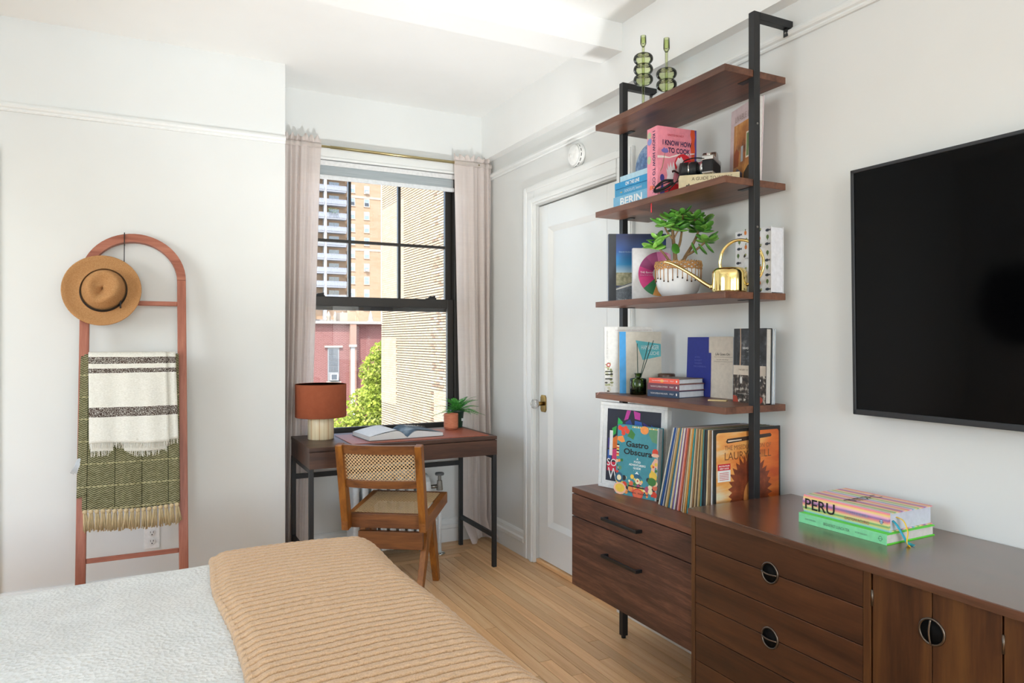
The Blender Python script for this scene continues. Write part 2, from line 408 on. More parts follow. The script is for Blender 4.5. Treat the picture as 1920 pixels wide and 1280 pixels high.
poly = [(-.022, -.05), (.022, -.05), (.032, -.036), (.032, .036), (.022, .05), (-.022, .05), (-.032, .036), (-.032, -.036)]
g.prism(poly, (.006, ky, kz), (0, -1, 0), (0, 0, 1), .006); g.obj('knob_plate', BRASS, door, .002, label='brass knob plate')
g = G().cyl((.006, ky, kz), (-.030, ky, kz), .011, .013, 16); g.obj('knob_shank', BRASS, door)
GK = NT('cut_glass'); GK.set(.03, 0); GK.b.inputs['Transmission Weight'].default_value = .85; GK.base(GK.ramp(GK.noise(GK.coord(), 30), [(.3, '#dfe3e4'), (.7, '#ffffff')]))
g = G(); prof = [(.012, -.028), (.024, -.034), (.029, -.046), (.027, -.060), (.016, -.070), (.001, -.072)]
vs = []; n = 10
for r, dx in prof: vs += [(dx, ky + r * math.cos(2*PI*i/n), kz + r * math.sin(2*PI*i/n)) for i in range(n)]
g.add(vs, [(j*n+(i+1) % n, j*n+i, (j+1)*n+i, (j+1)*n+(i+1) % n) for j in range(len(prof)-1) for i in range(n)]); g.obj('glass_knob', GK.m, door)
for hz in (.35, 1.905):
    G().cyl((.006, 2.872, hz - .032), (.006, 2.872, hz + .032), .005, n=10).obj('hinge', M('#b9b9b4', .4), door)
G().box(-.005, .10, DY0, DY1, 0, .026).obj('threshold', OAK, door, .004)
G().box(.06, .2, DY0, DY1, 0.0, DZ).obj('door_back', M('#2b2622', .8), door)
# --- window 1
win = struct('window_1', 'black double-hung window', None, (0, YB, 0))
gx0, gx1 = .808, 1.772
g = G()
g.box(WX0, WX0 + .035, .02, .17, WZ0, WZ1).box(WX1 - .035, WX1, .02, .17, WZ0, WZ1).box(WX0, WX1, .02, .17, WZ1 - .02, WZ1)
g.obj('jamb', WFRAME, win, .003)
G().box(WX0 - .05, WX1 + .05, -.02, .03, WZ0 - .02, WZ0 + .006).obj('stool', TRIM, win, .004)
G().box(WX0, WX1, .03, .24, WZ0 - .02, WZ0 + .012).obj('sill', WFRAME, win, .003)
g = G()   # casing on the room side
for e0, e1, h in ((.0, .085, .018), (.062, .085, .032), (0, .016, .026)):
    g.box(WX0 - e1, WX0 - e0, -h, 0, WZ0, WZ1 + e1); g.box(WX1 + e0, WX1 + e1, -h, 0, WZ0, WZ1 + e1); g.box(WX0 - e0, WX1 + e0, -h, 0, WZ1 + e0, WZ1 + e1)
g.obj('casing', TRIM, win, .004)
def sash(y, z0, z1, rails, stile, name, munt):
    g = G(); x0, x1 = WX0 + .035, WX1 - .035
    g.box(x0, gx0, y, y + .035, z0, z1).box(gx1, x1, y, y + .035, z0, z1)
    g.box(gx0, gx1, y, y + .035, z0, z0 + rails[0]).box(gx0, gx1, y, y + .035, z1 - rails[1], z1)
    so = g.obj(name, WFRAME, win, .003)
    if munt:
        for mx in (1.127, 1.453): G().box(mx - .009, mx + .009, y + .004, y + .03, z0 + rails[0], z1 - rails[1]).obj('muntin', WFRAME, so)
        G().box(gx0, gx1, y + .005, y + .029, 1.94, 1.958).obj('muntin', WFRAME, so)
        xs = [gx0, 1.118, 1.136, 1.444, 1.462, gx1]; zs = [z0 + rails[0], 1.94, 1.958, z1 - rails[1]]
        for i in (0, 2, 4):
            for j in (0, 2): G().box(xs[i], xs[i+1], y + .015, y + .018, zs[j], zs[j+1]).obj('pane', GLASS, so)
    else: G().box(gx0, gx1, y + .015, y + .018, z0 + rails[0], z1 - rails[1]).obj('pane', GLASS, so)
    return so
sash(.082, 1.515, WZ1 - .02, (.052, .05), .03, 'upper_sash', True)
ls = sash(.040, WZ0 + .012, 1.597, (.035, .058), .03, 'lower_sash', False)
for lx in (.93, 1.66):
    g = G().box(lx - .035, lx + .035, .045, .075, 1.597, 1.604).box(lx - .01, lx + .03, .05, .07, 1.604, 1.616).bar((lx + .03, .06, 1.618), (lx - .02, .05, 1.607), .012, .006)
    g.obj('sash_lock', BLACK, ls, .002)
# --- small fixtures
sm = thing('smoke_detector', 'round white smoke detector on the wall above the door', 'smoke detector', (XR, 3.235, 2.318), (0, -PI/2, 0))
G().lathe([(.001, .045), (.030, .045), (.050, .041), (.058, .033)][::-1] , n=36).lathe([(.064, .0), (.066, .012), (.060, .016), (.060, .033), (.001, .033)], n=36).obj('housing', M('#f0f0ec', .45), sm)
g = G()
for k in range(14):
    a = k * 2 * PI / 14 + .1; g.bar((.0602*math.cos(a-.14), .0602*math.sin(a-.14), .0245), (.0602*math.cos(a+.14), .0602*math.sin(a+.14), .0245), .002, .004)
g.obj('vent_slots', M('#4d4f50', .7), sm)
G().lathe([(.001, .0475), (.011, .0475), (.012, .045), (.012, .043)][::-1], c=(.0, .018, 0), n=20).obj('test_button', M('#e8e8e4', .4), sm)
ol = thing('wall_outlet', 'white duplex wall outlet beside the ladder', 'outlet', (.012, YBL, .335))
G().box(-.036, .036, -.006, 0, -.058, .058).obj('cover_plate', M('#eeeeeb', .4), ol, .003)
for dz in (-.022, .022):
    q = G().lathe([(.0165, 0), (.0165, .003), (.0155, .0035), (.001, .0035)], n=20)
    q.v = [(a, -.006 - c, b + dz) for a, b, c in q.v]; r = q.obj('receptacle', M('#e4e4e0', .4), ol)
    q = G().box(-.0075, -.0055, -.0105, -.009, dz, dz + .009).box(.005, .0075, -.0105, -.009, dz, dz + .009); q.cyl((0, -.009, dz - .008), (0, -.0104, dz - .008), .0028, n=10); q.obj('slots', M('#30302f', .8), r)
# ================================================================ CURTAINS, ROD, BLIND
def sheer(name, col, col2):
    t = NT(name); t.t.nodes.remove(t.b); v = t.coord((1, 1, 1))
    w1 = t.n('ShaderNodeTexWave', i_Scale=130, bands_direction='X'); t.l(v, w1.inputs[0]); w2 = t.n('ShaderNodeTexWave', i_Scale=130, bands_direction='Z'); t.l(v, w2.inputs[0])
    n = t.noise(t.coord((60, 60, 4)), 1.0, 3); n2 = t.noise(t.coord((6, 6, 90)), 1, 3)
    f = t.math('ADD', t.math('MULTIPLY', n, .5), t.math('MULTIPLY', n2, .5))
    c = t.ramp(f, [(.3, col), (.7, col2)])
    d = t.n('ShaderNodeBsdfDiffuse'); t.l(c, d.inputs[0]); tl = t.n('ShaderNodeBsdfTranslucent'); t.l(c, tl.inputs[0]); tp = t.n('ShaderNodeBsdfTransparent')
    m1 = t.n('ShaderNodeMixShader', i_0=.45); t.l(d.outputs[0], m1.inputs[1]); t.l(tl.outputs[0], m1.inputs[2])
    m2 = t.n('ShaderNodeMixShader', i_0=.14); t.l(m1.outputs[0], m2.inputs[1]); t.l(tp.outputs[0], m2.inputs[2]); t.l(m2.outputs[0], t.out.inputs[0])
    return t.m
LINEN = sheer('sheer_linen', '#efe5e0', '#f6eee9')
RODY, RODZ = 4.300, 2.488
def curtain(name, label, xt, xb, zb, nf, seed, flat=None, spill=0):
    rs = random.Random(seed); root = thing(name, label, 'curtain', ((xb[0] + xb[1]) / 2, RODY, 0), group=None)
    ox = root.location.x; ph = [rs.uniform(0, 6.28) for _ in range(8)]
    def prof(u):   # fold profile, flatter near one edge
        a = 1.0
        if flat == 'r': a = max(.12, min(1, (.86 - u) / .25))
        if flat == 'l': a = max(.12, min(1, (u - .30) / .2))
        return a * (math.sin(2*PI*nf*u + ph[0] + 1.5*math.sin(2*PI*u*1.7 + ph[1])) + .18 * math.sin(2*PI*nf*2.1*u + ph[2]))
    def fn(u, v):
        z = RODZ + .018 + (zb - RODZ - .018) * v
        k = v ** .8; x0 = xt[0] + (xb[0] - xt[0]) * k; x1 = xt[1] + (xb[1] - xt[1]) * k
        grow = min(1, .55 + v * 1.1)
        w = prof(u) * .021 * grow + .006 * math.sin(9 * v + 7 * u + ph[3]) * v
        if v < .025: w *= .8
        y = w; x = x0 + (x1 - x0) * (u + .012 * math.sin(2*PI*nf*u + ph[4])) + .008 * math.sin(5 * v + ph[5]) * v
        if spill and v > .955:
            q = (v - .955) / .045; y -= spill * q * (.6 + .4 * math.sin(6 * u + ph[6])); z = max(.006 + .02 * abs(math.sin(9*u + 3*q)) * (1 - .3*q), z)
        return (x - ox, y, z)
    G().grid(fn, 96, 90).obj('fabric_panel', LINEN, root, solid=.0022)
    def hd(u, v):      # gathered heading standing up above the rod, with the rod pocket
        z = RODZ + .018 + .032 * v + .012 * v * math.sin(2*PI*nf*u*1.3 + ph[6])
        return (xt[0] + (xt[1] - xt[0]) * u - ox, prof(u) * .014 + .010 * v * math.sin(2*PI*nf*1.6*u + ph[2]), z)
    G().grid(hd, 96, 6).obj('gathered_heading', LINEN, root, solid=.003)
    def pk(u, v):
        a = 2 * PI * v
        return (xt[0] + (xt[1] - xt[0]) * u - ox, .0135 * math.cos(a) + .004 * prof(u), RODZ + .016 * math.sin(a))
    G().grid(pk, 60, 12).obj('rod_pocket', LINEN, root)
    return root
curtain('curtain', 'greige sheer linen curtain at the window, on the side of the table lamp', (.708, .915), (.680, .842), .012, 4.5, 3, 'r')
curtain('curtain', 'greige sheer linen curtain in the room corner, puddled on the floor', (1.772, 2.042), (1.825, 2.040), .03, 4.6, 11, 'l', spill=.17)
rod = thing('curtain_rod', 'thin brass curtain rod above the window', 'curtain rod', (1.37, RODY, RODZ))
G().cyl((-.67, 0, 0), (.67, 0, 0), .0075, n=14).obj('rod', RODBRASS, rod); G().cyl((-.40, 0, 0), (.665, 0, 0), .0095, n=14).obj('outer_tube', RODBRASS, rod)
for sx in (-.655, .655):
    G().cyl((sx, 0, 0), (sx, .07, 0), .006, n=10).box(sx - .012, sx + .012, .062, .07, -.025, .025).obj('bracket', RODBRASS, rod)
bl = thing('roller_blind', 'rolled-up grey roller blind with white bottom bar in the window', 'blind', (1.2925, YB + .025, 2.314))
hw = .515
t = NT('blind_fabric'); t.base(t.ramp(t.noise(t.coord((4, 4, 260)), 1, 3), [(.3, '#9aa3a6'), (.7, '#b6bdbf')])); t.set(.9)
G().box(-hw, hw, 0, .004, .024, .11).obj('blind_fabric', t.m, bl); G().box(-hw - .005, hw + .005, -.006, .010, 0, .027).obj('bottom_bar', M('#e6e9ea', .4), bl, .004)
G().cyl((-hw, .012, .095), (hw, .012, .095), .018).obj('roller', t.m, bl); G().box(-hw - .008, hw + .008, -.012, -.004, .083, .112).obj('valance', M('#eeeeec', .4), bl, .002)
# ================================================================ DESK
dk = thing('writing_desk', 'dark walnut writing desk with black metal frame below the window', 'desk', (.735, 3.735, 0))
DW, DD, DT = 1.077, .535, .767
G().box(0, DW, 0, DD, DT - .019, DT).obj('desktop', WALNUT_X, dk, .0015)
G().box(.002, DW - .002, .02, DD - .002, .657, DT - .0195).obj('apron', WALNUT_X, dk, .001)
G().box(.001, DW - .001, 0, .019, .657, DT - .024).obj('drawer_front', WALNUT_X, dk, .0012)
for lx in (.0, DW - .024):
    for ly in (.004, DD - .03): G().box(lx, lx + .024, ly, ly + .024, 0, .657).obj('leg', BLACK, dk, .0015)
    G().box(lx + .003, lx + .021, .028, DD - .03, .170, .196).obj('side_stretcher', BLACK, dk, .001); G().box(lx + .001, lx + .023, .028, DD - .03, .635, .657).obj('side_rail', BLACK, dk, .001)
G().box(.024, DW - .024, DD - .028, DD - .008, .520, .548).obj('back_rail', BLACK, dk, .001)
pad = thing('desk_pad', 'terracotta leather desk pad on the desk', 'desk pad', (.965, 3.765, DT))
t = NT('pad_leather'); n = t.noise(t.coord(), 160, 3); t.base(t.ramp(n, [(.3, '#9a4e33'), (.7, '#b1634a')])); t.set(.45); t.bump(n, .08, .001)
PADL = t.m
G().box(0, .81, 0, .40, 0, .004).obj('leather_sheet', PADL, pad, .0015)
# --- open book
ob = thing('open_book', 'open hardcover book lying on the desk pad', 'book', (1.297, 3.835, DT + .004), math.radians(4))
OBH, OBW = .285, .222
G().box(-OBW - .004, -.008, -.003, OBH + .003, 0, .003).obj('cover_board', M('#3a3c40', .5), ob, .001)
G().box(.008, OBW + .004, -.003, OBH + .003, 0, .003).obj('cover_board', M('#3a3c40', .5), ob, .001)
G().box(-.010, .010, -.003, OBH + .003, 0, .002).obj('spine_strip', M('#3a3c40', .5), ob)
def pagecurve(x, h): return .004 + h * (math.sin(min(1, x / .07) * PI / 2) * (1 - .62 * (x / OBW) ** 1.3))
for sgn, h, mt in ((-1, .050, '#e3e2dd'), (1, .042, '#dfe0e0')):
    g = G(); N = 18
    top = [(sgn * OBW * i / N, pagecurve(OBW * i / N, h)) for i in range(N + 1)]
    for i in range(N):
        (xa, za), (xb, zb) = top[i], top[i+1]
        q = [(xa,0,.003),(xb,0,.003),(xb,0,zb),(xa,0,za),(xa,OBH,.003),(xb,OBH,.003),(xb,OBH,zb),(xa,OBH,za)]
        fs = [(0,1,2,3),(7,6,5,4),(3,2,6,7)]
        if i == N - 1: fs.append((1,5,6,2))
        g.add(q, fs if sgn > 0 else [f[::-1] for f in fs], False)
    t = NT('page_edges'); tn = t.n('ShaderNodeTexWave', i_Scale=120, bands_direction='Z', i_Distortion=2); t.l(t.coord(), tn.inputs[0]); t.base(t.ramp(tn.outputs[1], [(.2, '#c9c8c4'), (.8, mt)])); t.set(.8)
    g.obj('page_block', t.m, ob)
    def lf(u, v, sgn=sgn, h=h): x = OBW * (.02 + .97 * u); return (sgn * x, .004 + v * (OBH - .008), pagecurve(x, h) + .0012 + .004 * math.sin(u * PI))
    if sgn > 0:
        t = NT('printed_photo_page'); n = t.noise(t.coord((1, 1, 1)), 9, 4); t.base(t.ramp(n, [(.3, '#33404a'), (.5, '#5d6c76'), (.72, '#9aa5ab')])); t.set(.75, 0, .15); pm = t.m
    else: pm = M('#e6e5e0', .6)
    G().grid(lf, 16, 4, flip=sgn < 0).obj('page', pm, ob)
    if sgn > 0:
        for k, (s_, w_) in enumerate((('PASTA', .10), ('FRESCA', .115))): lettering(s_, M('#e8e4d8', .6), ob, (.115, .20 - k * .045, .0475), (1, 0, -.09), (0, 1, 0), w_, .03, bold=.02)
# --- lamp
lp = thing('table_lamp', 'table lamp with terracotta drum shade and cream striped cylinder base', 'lamp', (.866, 4.075, DT))
t = NT('lamp_base_striped'); tc = t.n('ShaderNodeTexCoord'); sp = t.n('ShaderNodeSeparateXYZ'); t.l(tc.outputs['Object'], sp.inputs[0])
an = t.math('MULTIPLY', t.math('ARCTAN2', sp.outputs[1], sp.outputs[0]), 9 / (2 * PI)); fr = t.math('ABSOLUTE', t.math('SUBTRACT', t.math('FRACT', t.math('ADD', an, 10.2)), .5))
t.base(t.ramp(fr, [(.0, '#b9763f'), (.018, '#b9763f'), (.03, '#e2cda4'), (.4, '#ead9b6'), (.5, '#dcc69c')])); t.set(.35); LB = t.m
G().lathe([(.001, 0), (.068, 0), (.072, .004), (.072, .146), (.068, .150), (.001, .150)], n=40).obj('lamp_base', LB, lp)
G().cyl((0, 0, .15), (0, 0, .22), .010).cyl((0, 0, .20), (0, 0, .26), .02, .02).obj('socket', BRASS, lp)
SH = fabric('lampshade_linen', '#8f4a30', '#a65c3f', 900, .9, .2)
G().lathe([(.138, .128), (.139, .126), (.141, .128), (.141, .310), (.139, .312), (.138, .310)], n=56).lathe([(.138, .310), (.138, .128)][::-1], n=56).obj('lamp_shade', SH, lp)
g = G().tube([(.136*math.cos(a), .136*math.sin(a), .300) for a in (2*PI*i/32 for i in range(32))], .0015, 6, True)
for k in range(3): a = k * 2 * PI / 3; g.cyl((0, 0, .262), (.137*math.cos(a), .137*math.sin(a), .300), .0015, n=6)
g.obj('shade_ring', BRASS, lp)
G().lathe([(.001, .35), (.02, .335), (.028, .31), (.018, .275), (.012, .25)][::-1], c=(0, 0, -.06), n=18).obj('bulb', M('#f0ede4', .3), lp)
# --- pots
pt = thing('terracotta_pot', 'small terracotta pot on the desk pad beside the fern', 'flower pot', (1.672, 4.105, DT + .004))
t = NT('terracotta'); n = t.noise(t.coord((30, 30, 120)), 1, 3); t.base(t.ramp(n, [(.3, '#b5694a'), (.7, '#c97f5f')])); t.set(.8); t.bump(n, .1, .001); TERRA = t.m
g = G(); prof = [(.001, .004), (.030, 0), (.038, .003), (.0415, .012)]
for k in range(14):
    z = .014 + k * .006; prof += [(.0445 + (.0006 if k % 2 else 0), z)]
prof += [(.0445, .098), (.043, .1), (.041, .098), (.040, .02), (.001, .018)]
g.lathe(prof, n=40); g.obj('pot', TERRA, pt)
fp = thing('potted_fern', 'green fern in a dark plastic nursery pot on the desk', 'potted plant', (1.752, 4.195, DT + .002))
G().lathe([(.001, 0), (.030, 0), (.032, .003), (.042, .098), (.045, .1), (.045, .115), (.042, .115), (.040, .09), (.001, .088)], n=32).obj('nursery_pot', M('#1f3a2c', .45), fp)
G().box(.012, .030, -.0405, -.0395, .045, .062).obj('sticker', M('#d9dcd8', .5), fp)
G().lathe([(.040, .09), (.001, .1)], n=20).obj('soil', M('#2a1d14', .95), fp)
t = NT('fern_green'); n = t.noise(t.coord(rnd=True), 25, 2); t.base(t.ramp(n, [(.3, '#2a6a26'), (.5, '#449638'), (.72, '#70bd58')])); t.set(.5, 0, .4); FERN = t.m
rs = random.Random(8)
for k in range(56):
    a = k * 2.4 + rs.uniform(-.3, .3); el = rs.uniform(.15, 1.35); L = rs.uniform(.085, .150) * (1.0 if math.sin(a) < .4 else .65); g = G(); pts = []
    for i in range(13):
        q = i / 12; rr = L * q * (math.cos(el) + .25 * q); hh = L * q * (math.sin(el) + .15 - .45 * q)
        pts.append(Vector((.012 * math.cos(a) + rr * math.cos(a), .012 * math.sin(a) + rr * math.sin(a), .095 + .02 * el + hh)))
    g.tube(pts, .0010, 5)
    for i in range(2, 13):
        q = i / 12; d = (pts[i] - pts[i-1]).normalized(); side = d.cross(Vector((0, 0, 1))).normalized(); ll = .019 * math.sin(PI * (.15 + .83 * q)) + .003
        for s_ in (-1, 1):
            p = pts[i]; tip = p + side * s_ * ll + d * ll * .4 + Vector((0, 0, -.1 * ll)); m1 = p + side * s_ * ll * .5 + d * (ll * .1 + .0055); m0 = p + side * s_ * ll * .5 + d * (ll * .3 - .0055)
            g.add([p, m0, tip, m1], [(0, 1, 2, 3)])
    g.obj('frond', FERN, fp)
# ================================================================ RADIATOR
rd = thing('radiator', 'white cast-iron radiator under the desk', 'radiator', (1.08, 4.19, 0))
RW = M('#e3e5e3', .45)
prof2 = []
outer = [(-.08, .07), (-.085, .10), (-.085, .40), (-.075, .455), (-.045, .49), (0, .50), (.045, .49), (.075, .455), (.085, .40), (.085, .10), (.08, .07), (.05, .062), (-.05, .062)]
sec = G().prism(outer, (.019, 0, 0), (0, 1, 0), (0, 0, 1), .038).obj('radiator_section', RW, rd, .015, 3)
sec.location = (0, 0, 0)
for k in range(1, 9): part_copy(sec, rd, (k * .056, 0, 0))
for k in (0, 8):
    for y_ in (-.055, .055): G().cyl((k*.056, y_, 0), (k*.056, y_, .075), .016, .022, 12).obj('foot', RW, rd)
for z_ in (.12, .44): G().cyl((0, 0, z_), (.46, 0, z_), .024).obj('connecting_tube', RW, rd)
vx = .528
G().cyl((.46, -.055, .42), (vx, -.055, .42), .012).obj('supply_elbow', STEEL, rd)
G().cyl((vx, -.055, .395), (vx, -.055, .455), .020, .016, 16).cyl((vx, -.055, .455), (vx, -.055, .49), .010).obj('valve_body', M('#8a867e', .5, .4), rd, .002)
G().lathe([(.001, .49), (.026, .488), (.029, .495), (.026, .503), (.001, .506)], c=(vx, -.055, 0), n=20).obj('valve_handwheel', M('#6f7072', .5), rd)
G().cyl((vx, -.055, 0), (vx, -.055, .395), .012).obj('riser_pipe', RW, rd)
G().lathe([(.036, 0), (.034, .006), (.014, .012), (.012, .012)], c=(vx, -.055, 0), n=24).obj('floor_flange', CHROME, rd)
# ================================================================ CHAIR
ch = thing('cane_chair', 'teak desk chair with cane seat and back, pulled up to the desk', 'chair', (1.19, 3.655, 0), math.radians(-34))
def cane(name, ax, hr=.225):
    t = NT(name); tc = t.n('ShaderNodeTexCoord'); sp = t.n('ShaderNodeSeparateXYZ'); t.l(tc.outputs['Object'], sp.inputs[0])
    p = 1 / .0185; u = t.math('MULTIPLY', sp.outputs[0], p); v = t.math('MULTIPLY', sp.outputs[ax], p)
    def lattice(ou):
        a = t.math('SUBTRACT', t.math('FRACT', t.math('ADD', u, 50 + ou)), .5); b = t.math('SUBTRACT', t.math('FRACT', t.math('ADD', v, 50 + ou)), .5)
        return t.math('SQRT', t.math('ADD', t.math('MULTIPLY', a, a), t.math('MULTIPLY', b, b)))
    d = t.math('MINIMUM', lattice(0), lattice(.5)); hole = t.math('LESS_THAN', d, hr)
    n = t.noise(t.coord(), 150, 2); t.base(t.ramp(t.math('ADD', t.math('MULTIPLY', d, .9), t.math('MULTIPLY', n, .4)), [(.3, '#a9875f'), (.55, '#d9b98c'), (.8, '#e6cda6')])); t.set(.5); t.bump(d, .4, .003)
    tp = t.n('ShaderNodeBsdfTransparent'); mx = t.n('ShaderNodeMixShader'); t.l(hole, mx.inputs[0]); t.l(t.b.outputs[0], mx.inputs[1]); t.l(tp.outputs[0], mx.inputs[2]); t.l(mx.outputs[0], t.out.inputs[0])
    return t.m
CANE_S, CANE_B = cane('cane_weave_seat', 1, .165), cane('cane_weave_back', 2)
TEAK_Y = wood('teak_side_rail', ['#5a3418', '#8a5424', '#a86c33'], 'y', rough=.4)
hx = .198
zr, zf = .452, .474
def rail(p, q, w, h, name, mat, bev=.003): return G().bar(p, q, w, h).obj(name, mat, ch, bev)
for s_ in (-1, 1):
    rail((s_*hx, -.285, zr - .044), (s_*hx, .225, zf - .030), .034, .062, 'side_rail', TEAK_Y)
    G().prism([(-.275, .375), (-.215, .392), (-.330, .822), (-.375, .815)], (s_*hx + .018, 0, 0), (0, 1, 0), (0, 0, 1), .036).obj('back_upright', TEAK_Z, ch, .004)
    G().prism([(.135, 0), (.175, 0), (.045, .425), (-.060, .425)], (s_*.168 + .017, 0, 0), (0, 1, 0), (0, 0, 1), .034).obj('leg', TEAK_Z, ch, .003)
    G().prism([(-.265, 0), (-.225, 0), (.050, .425), (-.055, .425)], (s_*.168 + .0155, 0, 0), (0, 1, 0), (0, 0, 1), .031).obj('leg', TEAK_Z, ch, .003)
rail((-hx, -.215, zr - .036), (hx, -.215, zr - .036), .030, .072, 'rear_rail', TEAK_X); rail((-hx, .212, zf - .028), (hx, .212, zf - .028), .030, .056, 'front_rail', TEAK_X)
G().prism([(-.17, .255), (.17, .255), (.17, .345), (-.17, .345)], (0, -.135, 0), (1, 0, 0), (0, 0, 1), -.028).obj('stretcher', TEAK_X, ch, .003)
def seatfn(u, v): return (-.180 + .36*u, -.200 + .397*v, zr - .001 + (zf - zr) * v - .008 * math.sin(PI*u) * math.sin(PI*v))
G().grid(seatfn, 12, 12).obj('cane_seat', CANE_S, ch)
def bow(x): return -.030 * (1 - (x / .19) ** 2)
def brail(z0, z1, y0, name):
    g = G(); N = 14
    def fn(k, i):
        x = -.185 + .37 * i / N; lean = lambda z: y0 - (z - .6) * .245
        return [(x, lean(z) + bow(x) + d, z) for z, d in ((z0, -.012), (z0, .014), (z1, .014), (z1, -.012))]
    R = [fn(0, i) for i in range(N + 1)]
    vs = [p for r in R for p in r]; fs = [(i*4+k, i*4+(k+1) % 4, (i+1)*4+(k+1) % 4, (i+1)*4+k) for i in range(N) for k in range(4)] + [(3,2,1,0), (N*4, N*4+1, N*4+2, N*4+3)]
    g.add(vs, fs, False); g.obj(name, TEAK_X, ch, .002)
brail(.772, .818, -.295, 'top_rail'); brail(.600, .640, -.295, 'lower_back_rail')
def backfn(u, v):
    x = -.182 + .364*u; z = .632 + .148*v; return (x, -.294 - (z - .6) * .245 + bow(x), z)
G().grid(backfn, 16, 8).obj('cane_back', CANE_B, ch)
# ================================================================ LADDER WITH HAT AND THROWS
LEAN = math.atan2(.365, 1.857); LX, LY = -.064, 3.62
ld = thing('blanket_ladder', 'arched reddish-wood blanket ladder leaning on the wall', 'ladder', (LX, LY, 0), (-LEAN, 0, 0))
LL, R1, R0 = 1.884, .228, .188
for s_ in (-1, 1):
    g = G()
    g.box(min(s_*R0, s_*R1), max(s_*R0, s_*R1), -.014, .014, 0.004, LL - R1); g.obj('side_rail', LADDER_Z, ld, .003)
g = G(); N = 28
for i in range(N):
    a0, a1 = PI * i / N, PI * (i+1) / N
    q = [(R*math.cos(a), y_, LL - R1 + R*math.sin(a)) for a in (a0, a1) for R in (R0, R1) for y_ in (-.014, .014)]
    g.add(q, [(0,2,6,4),(1,5,7,3),(2,3,7,6),(0,4,5,1)])
g.obj('arch', LADDER_X, ld)
for sz in (1.535, 1.258, .80, .345): G().box(-R0, R0, -.009, .009, sz - .011, sz + .011).obj('rung', LADDER_X, ld, .003)
def lad(x, s, d): # point on the ladder plane (world): x across, s up along the rails, d in front
    return (LX + x, LY + s * math.sin(LEAN) - d * math.cos(LEAN), s * math.cos(LEAN) + d * math.sin(LEAN))
# cord
cr = thing('hanging_cord', 'thin black cord looped over the ladder arch behind the hat', 'cord', lad(-.045, 1.884, .02))
b0 = Vector(cr.location)
G().tube([Vector(lad(-.045, s_, d_)) - b0 for s_, d_ in ((1.62, .026), (1.70, .024), (1.80, .020), (1.850, .018), (1.882, .017), (1.890, .004), (1.880, -.016), (1.83, -.018))], .0022, 6).obj('cord', M('#17181a', .7), cr)
# hat: axis towards the viewer
FELT = NT('felt_tan'); n = FELT.noise(FELT.coord(), 220, 4); FELT.base(FELT.ramp(n, [(.3, '#a9794c'), (.7, '#bf9163')])); FELT.set(.95, 0, .15); FELT.bump(n, .15, .001)
hat = thing('felt_hat', 'tan felt fedora with black band hanging on the ladder', 'hat', lad(-.135, 1.585, .040), (PI/2 - LEAN, 0, 0))
def hatpt(k, a):
    ca, sa = math.cos(a), math.sin(a)
    rings = [(.170, -.002), (.171, .002), (.168, .004), (.150, -.001), (.120, -.006), (.103, -.003), (.094, .006), (.089, .024), (.083, .045), (.076, .068), (.069, .085), (.059, .093), (.046, .088), (.032, .078), (.016, .072), (.0005, .071)]
    r, h = rings[k]
    if k <= 4: rx, ry = r * .965, r * 1.0; h += .014 * (ca ** 2) * ((r - .1) / .07) ** 2
    else:
        rx, ry = r * .98, r * 1.06
    if k >= 9:                      # teardrop crown: pinch at the front, ridge round a dent
        pin = max(0, -sa) ** 3; rx *= 1 - .28 * pin; h -= .022 * pin * (1 if k > 10 else .5)
    x, y = rx * ca, ry * sa
    t_ = math.radians(-22) if k > 4 else math.radians(-10)
    return (x * math.cos(t_) - y * math.sin(t_) + (.006 if k > 4 else 0), x * math.sin(t_) + y * math.cos(t_), h)
g = G(); N = 56
vs = [hatpt(k, 2*PI*i/N) for k in range(16) for i in range(N)]
g.add(vs, [(k*N+i, k*N+(i+1) % N, (k+1)*N+(i+1) % N, (k+1)*N+i) for k in range(15) for i in range(N)], True); g.obj('felt_body', FELT.m, hat, solid=.002)
g = G(); vs = []
for h_, q in ((.001, 1.075), (.010, 1.055), (.024, 1.02)):
    for i in range(N):
        p = hatpt(6, 2*PI*i/N); vs.append((.006 + (p[0]-.006)*q, p[1]*q, h_))
g.add(vs, [(k*N+i, k*N+(i+1) % N, (k+1)*N+(i+1) % N, (k+1)*N+i) for k in range(2) for i in range(N)], True)
p = hatpt(6, -.35); q = Vector((p[0], p[1], 0)).normalized()
g.bar((p[0]*1.045, p[1]*1.045 - .02, .013), (p[0]*1.04, p[1]*1.04 + .016, .013), .006, .018); g.obj('hat_band', M('#1f1d1c', .75), hat, label='black hat band')
